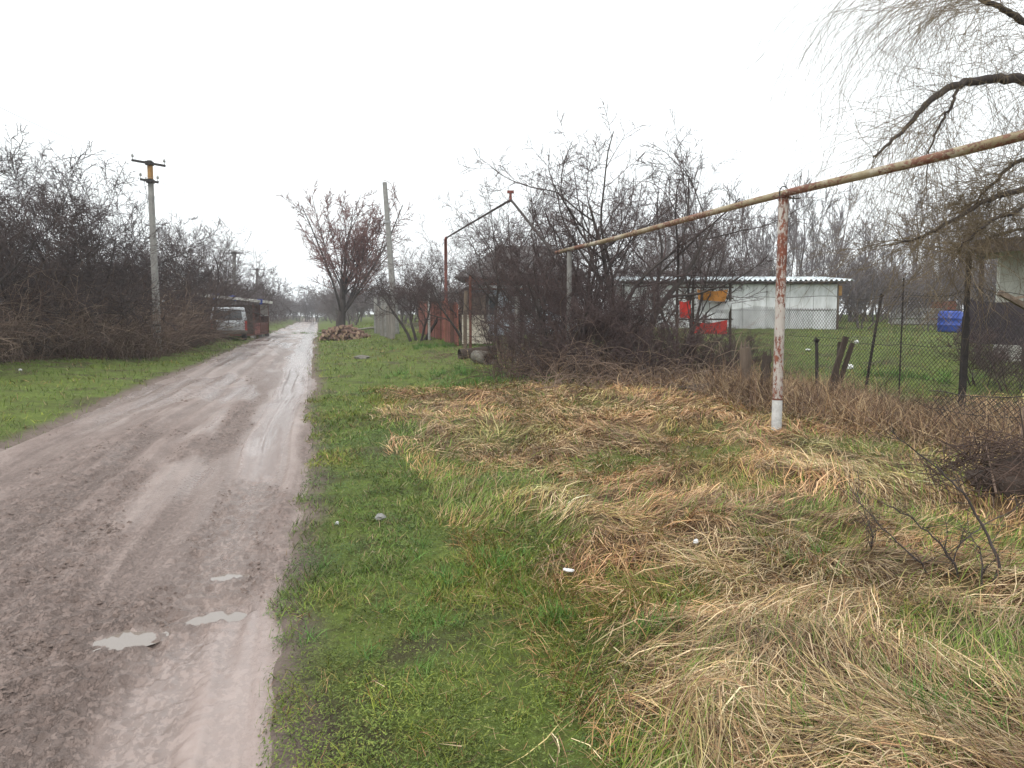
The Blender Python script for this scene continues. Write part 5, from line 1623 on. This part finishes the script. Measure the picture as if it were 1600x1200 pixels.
# stump pair left of the pipe post
for k, (px, D, h_, r_, lb) in enumerate(((1170, 13.6, 0.85, 0.1, 'grey weathered tree stump left of the rusty pipe post'), (1192, 13.2, 0.75, 0.085, 'darker split stump right beside the pipe post'))):
    b_ = by_px(px, D)
    mb = MB(); pts = []; rad = []
    for i in range(7):
        f = i / 6; pts.append((0.08 * f * (1 if k else -1) + random.uniform(-0.02, 0.02), 0, -0.15 + (h_ + 0.15) * f)); rad.append(r_ * (1.45 - 0.6 * f + random.uniform(-0.06, 0.06)) if i < 2 else r_ * random.uniform(0.85, 1.1))
    mb.tube(pts, rad, 11)
    for q in range(7):
        a_ = 6.283 * q / 7 + random.uniform(-0.3, 0.3); e_ = Vector(pts[-1]) + Vector((math.cos(a_), math.sin(a_), 0)) * r_ * 0.7
        mb.tube([e_ - Vector((0, 0, 0.1)), e_ + Vector((0, 0, random.uniform(0.02, 0.14)))], [r_ * 0.32, r_ * 0.08], 5)
    o = link("tree_stump", mb.mesh("tree_stump"), M['old_wood'] if k == 0 else M['dark_wood'], None, b_); tag(o, lb, "stump")
# broken planks and rubbish
g = by_px(1300, 12.9)
bp = thing("broken_planks", "dark splintered planks sticking up by the wire mesh fence", "planks", g)
for k, (pxa, pya, pxb, pyb, w_) in enumerate(((1288, 572, 1322, 526, 0.09), (1300, 575, 1332, 536, 0.07), (1306, 566, 1312, 534, 0.05))):
    a_ = at(pxa, pya, 12.9 + 0.12 * k) - g; a_.z = -0.1; b_ = at(pxb, pyb, 12.9 + 0.12 * k) - g
    link("plank", MB().beam(a_, b_, w_, 0.045, (0, 1, 0.3)).mesh("plank"), M['dark_wood'], bp)
for k, (px, py, r_, lb, cat) in enumerate(((1327, 577, 0.10, 'crumpled white plastic rubbish in the dry weeds', 'rubbish'), (1263, 549, 0.09, 'white scrap lying on the grass behind the mesh', 'rubbish'), (1338, 537, 0.1, 'whitish scrap beside the splintered planks', 'rubbish'),
                                           (888, 911, 0.024, 'small bluish-white scrap of plastic in the long grass', 'litter'), (526, 821, 0.018, 'tiny white scrap in the green verge', 'litter'), (32, 580, 0.04, 'white scrap at the edge of the thicket', 'litter'),
                                           (1087, 863, 0.018, 'tiny pinkish white scrap in the straw', 'litter'), (347, 521, 0.5, 'pale heap of rubble before the parked van', 'rubble'))):
    D = {0: 12.6, 1: 13.6, 2: 13.2}.get(k)
    g = ground(px, py)
    sq = (1.7, 0.9, 0.35) if k in (3, 1, 7) else (1, 0.9, 0.8)
    rz_ = (0.3, 1, 2, -0.6, 0.2, 0.4, 0.9, 0)[k]
    o = link("white_scrap" if k < 7 else "rubble_heap", rock_mesh("scrap", r_, 20 + k, sq), M['litter'] if k < 7 else M['dirty_white'], None, g + Vector((0, 0, r_ * 0.5 + (0.05 if k in (3, 6) else 0))), rz_)
    tag(o, lb, cat)
for k, (px, py, r_, lb) in enumerate(((1318, 725, 0.09, 'dark clod of earth in the yellow straw'), (1085, 612, 0.3, 'dark mound of cut earth at the foot of the tangle'))):
    g = ground(px, py)
    tag(link("earth_mound", rock_mesh("earth_mound", r_, 50 + k, (1.6, 1.0, 0.45)), M['charred'], None, g), lb, "mound")
# dark burnt brush heap at the right edge
g = ground(1585, 770)
bh = thing("burnt_heap", "dark burnt brush heap at the right picture edge", "heap", g)
link("core", rock_mesh("core", 0.33, 61, (1.15, 1.0, 0.75)), M['charred'], bh)
R_ = random.Random(17); A = []; B = []
for q in range(520):
    a = R_.uniform(0, 6.28); rr1 = 0.62 * math.sqrt(R_.random()); p = Vector((rr1 * math.cos(a), rr1 * math.sin(a), max(0.0, 0.42 * (1 - (rr1 / 0.66) ** 2)) * R_.uniform(0.5, 1.15)))
    d = Vector((R_.gauss(0, 1), R_.gauss(0, 1), R_.gauss(0.25, 0.6))).normalized()
    for i in range(2):
        A.append(tuple(p)); p = p + d * R_.uniform(0.08, 0.2); p.z = max(p.z, 0.01); B.append(tuple(p)); d = (d + Vector((R_.gauss(0, 0.3), R_.gauss(0, 0.3), -0.25))).normalized()
V, Fq = prisms(A, B, np.full(len(A), 0.0045), np.full(len(A), 0.003))
link("burnt_twigs", np_mesh("burnt_twigs", V, Fq), M['cane_dark'], bh)["kind"] = "stuff"
R_ = random.Random(19)
for q in range(9):
    a_ = Vector((R_.uniform(-0.5, 0.4), R_.uniform(-0.5, 0.1), R_.uniform(0.02, 0.2))); d = Vector((R_.gauss(0.3, 0.5), R_.gauss(0, 0.4), R_.uniform(0.1, 0.8))).normalized()
    link("stick", MB().tube([a_, a_ + d * 0.3, a_ + d * R_.uniform(0.5, 0.8)], [0.01, 0.008, 0.005], 6).mesh("stick"), M['cane'] if q % 2 else M['charred'], bh)

# bent saplings in the near straw
def sapling(label, pxs, D, r_, seed):
    R = random.Random(seed)
    g = ground(*pxs[0]); D = g.y
    pts = [Vector((0, 0, -0.05))] + [at(px, py, D + 0.06 * i) - g for i, (px, py) in enumerate(pxs[1:])]
    root = thing("bent_sapling", label, "sapling", g, 0, "bent saplings in the near straw")
    fine = []
    for i in range(len(pts) - 1):
        for j in range(4):
            fine.append(pts[i].lerp(pts[i + 1], j / 4) + Vector((R.gauss(0, 0.004), R.gauss(0, 0.004), R.gauss(0, 0.004))))
    fine.append(pts[-1])
    n = len(fine)
    link("stem", MB().tube(fine, [r_ * (1 - 0.85 * i / n) for i in range(n)], 7).mesh("stem"), M['bark'], root)
    A = []; B = []; ra = []
    for q in range(16):
        i = R.randint(n // 4, n - 2); p = fine[i].copy(); d = (fine[i + 1] - fine[i]).normalized()
        d = (d + Vector((R.gauss(0, 0.6), R.gauss(0, 0.6), R.gauss(0, 0.5)))).normalized()
        for j in range(4):
            p2 = p + d * R.uniform(0.03, 0.08); A.append(tuple(p)); B.append(tuple(p2)); ra.append(0.0026 * (1 - j * 0.2)); p = p2
            d = (d + Vector((R.gauss(0, 0.2), R.gauss(0, 0.2), R.gauss(0, 0.2)))).normalized()
    V, Fq = prisms(A, B, np.array(ra), np.array(ra) * 0.75)
    link("twigs", np_mesh("twigs", V, Fq), M['bark'], root)["kind"] = "stuff"


sapling("thickest dark sapling arching left out of the straw", [(1548, 915), (1562, 885), (1545, 840), (1505, 770), (1470, 735), (1425, 700), (1390, 672)], 4.9, 0.0105, 1)
sapling("second dark sapling arching low to the left", [(1500, 910), (1493, 880), (1460, 838), (1420, 805), (1380, 785)], 4.95, 0.008, 2)
sapling("thin sapling leaning furthest towards the open grass", [(1455, 905), (1440, 880), (1390, 835), (1350, 795), (1335, 772)], 5.1, 0.006, 3)
sapling("short upright sapling beside the thickest one", [(1530, 925), (1535, 890), (1530, 855), (1505, 825)], 4.85, 0.006, 4)
sapling("dark sapling leaning right before the burnt heap", [(1475, 900), (1500, 850), (1540, 820), (1590, 790), (1630, 770)], 5.4, 0.005, 5)
sapling("dry stem with withered twigs left of the saplings", [(1365, 870), (1362, 830), (1350, 795)], 5.4, 0.005, 6)

# ------------------------------------------------------------------ the willow overhanging from the right
Dw = 9.5
wb = by_px(1790, Dw + 0.8)
wil = thing("willow_tree", "weeping willow reaching in from the right with long hanging twigs", "tree", wb)
R_ = random.Random(23)
mb = MB()


def wl_pts(seq):
    return [at(px, py, D) - wb for px, py, D in seq]


limbs = [
    ([(1790, 640, 10.3), (1780, 480, 10.3), (1765, 330, 10.2), (1750, 200, 10.1), (1730, 60, 10.0), (1720, -80, 10)], 0.2, 0.11),
    ([(1752, 210, 10.1), (1690, 165, 9.8), (1630, 135, 9.6), (1590, 122, 9.5), (1540, 124, 9.4), (1490, 133, 9.3), (1450, 160, 9.2), (1425, 190, 9.1), (1395, 222, 9.0), (1365, 245, 8.9)], 0.085, 0.012),
    ([(1735, 90, 10.0), (1680, 70, 9.8), (1630, 62, 9.7), (1595, 32, 9.6), (1560, 10, 9.5), (1515, -8, 9.4), (1450, -25, 9.3)], 0.07, 0.015),
    ([(1500, 130, 9.3), (1488, 160, 9.2), (1470, 190, 9.15), (1455, 225, 9.1), (1448, 275, 9.1)], 0.022, 0.006),
    ([(1760, 300, 10.2), (1700, 285, 10), (1640, 290, 9.9), (1580, 300, 9.8), (1530, 318, 9.7), (1480, 350, 9.6), (1440, 370, 9.6), (1400, 382, 9.5)], 0.06, 0.01),
    ([(1755, 250, 10.2), (1690, 225, 10.4), (1630, 235, 10.5), (1575, 262, 10.6), (1540, 300, 10.7), (1500, 330, 10.8)], 0.05, 0.01),
    ([(1640, 290, 9.9), (1590, 330, 9.7), (1550, 345, 9.6), (1505, 378, 9.5), (1490, 395, 9.5)], 0.03, 0.008),
    ([(1762, 330, 10.2), (1700, 350, 10.4), (1640, 345, 10.6), (1590, 360, 10.8), (1540, 372, 10.9)], 0.045, 0.01),
]
A = []; B = []; ra = []; rb = []
nodes = []
for li, (seq, ra0, rb0) in enumerate(limbs):
    pts = wl_pts(seq)
    fine = []; rad = []
    m_ = len(pts) - 1
    for i in range(m_):
        for j in range(5):
            f = (i + j / 5) / m_
            jit = 0.012 if li else 0.03
            fine.append(pts[i].lerp(pts[i + 1], j / 5) + Vector((R_.gauss(0, jit), R_.gauss(0, jit), R_.gauss(0, jit))))
            rad.append(ra0 + (rb0 - ra0) * f)
    fine.append(pts[-1]); rad.append(rb0)
    if li == 0:
        fine[0].z = -0.2
    link("trunk" if li == 0 else "limb", MB().tube(fine, rad, 9 if li == 0 else 7).mesh("limb"), M['bark'], wil)
    if li:
        for k in range(4, len(fine)):
            nodes.append((fine[k], (fine[k] - fine[k - 1]).normalized(), li, k / len(fine)))


def twig(p, d, Ln, r_, drop, gn, seg, kids, lvl=0):
    p = p.copy(); st = Ln / seg
    for i in range(seg):
        d = (d + Vector((R_.gauss(0, gn), R_.gauss(0, gn), R_.gauss(0, gn) - drop))).normalized()
        q = p + d * st
        A.append(tuple(p)); B.append(tuple(q)); ra.append(max(0.0015, r_ * (1 - 0.7 * i / seg))); rb.append(max(0.0015, r_ * (1 - 0.7 * (i + 1) / seg)))
        p = q
        if kids and R_.random() < kids / seg:
            dd = (d + Vector((R_.gauss(0, 0.6), R_.gauss(0, 0.6), R_.gauss(0.1, 0.5)))).normalized()
            twig(p, dd, Ln * R_.uniform(0.35, 0.7), r_ * 0.6, drop * 1.3, gn, max(4, seg - 3), kids * 0.4 if lvl < 1 else 0, lvl + 1)


for q in range(680):
    p, d, li, f = nodes[R_.randrange(len(nodes))]
    heavy = li >= 4
    dd = (d * 0.6 + Vector((R_.gauss(0, 0.6), R_.gauss(0, 0.6), R_.gauss(0.15, 0.5)))).normalized()
    if heavy:
        twig(p, dd, R_.uniform(0.5, 1.3), 0.005, 0.06, 0.2, 6, 4)
    else:
        twig(p, dd, R_.uniform(0.5, 1.4), 0.0034, 0.13, 0.13, 7, 2.5)
# long hanging switches, from limbs above the frame too
for q in range(230):
    px = 1330 + 270 * R_.random() ** 0.7; D = R_.uniform(8.6, 10.5)
    p = at(px + 30, R_.uniform(-60, 20), D) - wb
    twig(p, Vector((R_.gauss(-0.4, 0.2), R_.gauss(0, 0.2), 0.1)).normalized(), R_.uniform(0.9, 2.4), 0.0026, 0.16, 0.06, 11, 1)
V, Fq = prisms(A, B, np.array(ra), np.array(rb))
link("crown", np_mesh("crown", V, Fq), M['twig_willow'], wil)

# ------------------------------------------------------------------ damp air
m = bpy.data.materials.new("damp_air"); m.use_nodes = True
N, L = m.node_tree.nodes, m.node_tree.links
for nd in list(N):
    if nd.type != 'OUTPUT_MATERIAL':
        N.remove(nd)
pv = N.new("ShaderNodeVolumePrincipled")
pv.inputs["Color"].default_value = (0.92, 0.95, 1.0, 1)
pv.inputs["Density"].default_value = 0.0010
L.new(pv.outputs[0], N["Material Output"].inputs["Volume"])
hz = link("haze", MB().box((0, 0, 10), (950, 950, 24)).mesh("haze"), m)
tag(hz, "thin damp haze that greys the far trees", "haze", kind="stuff")
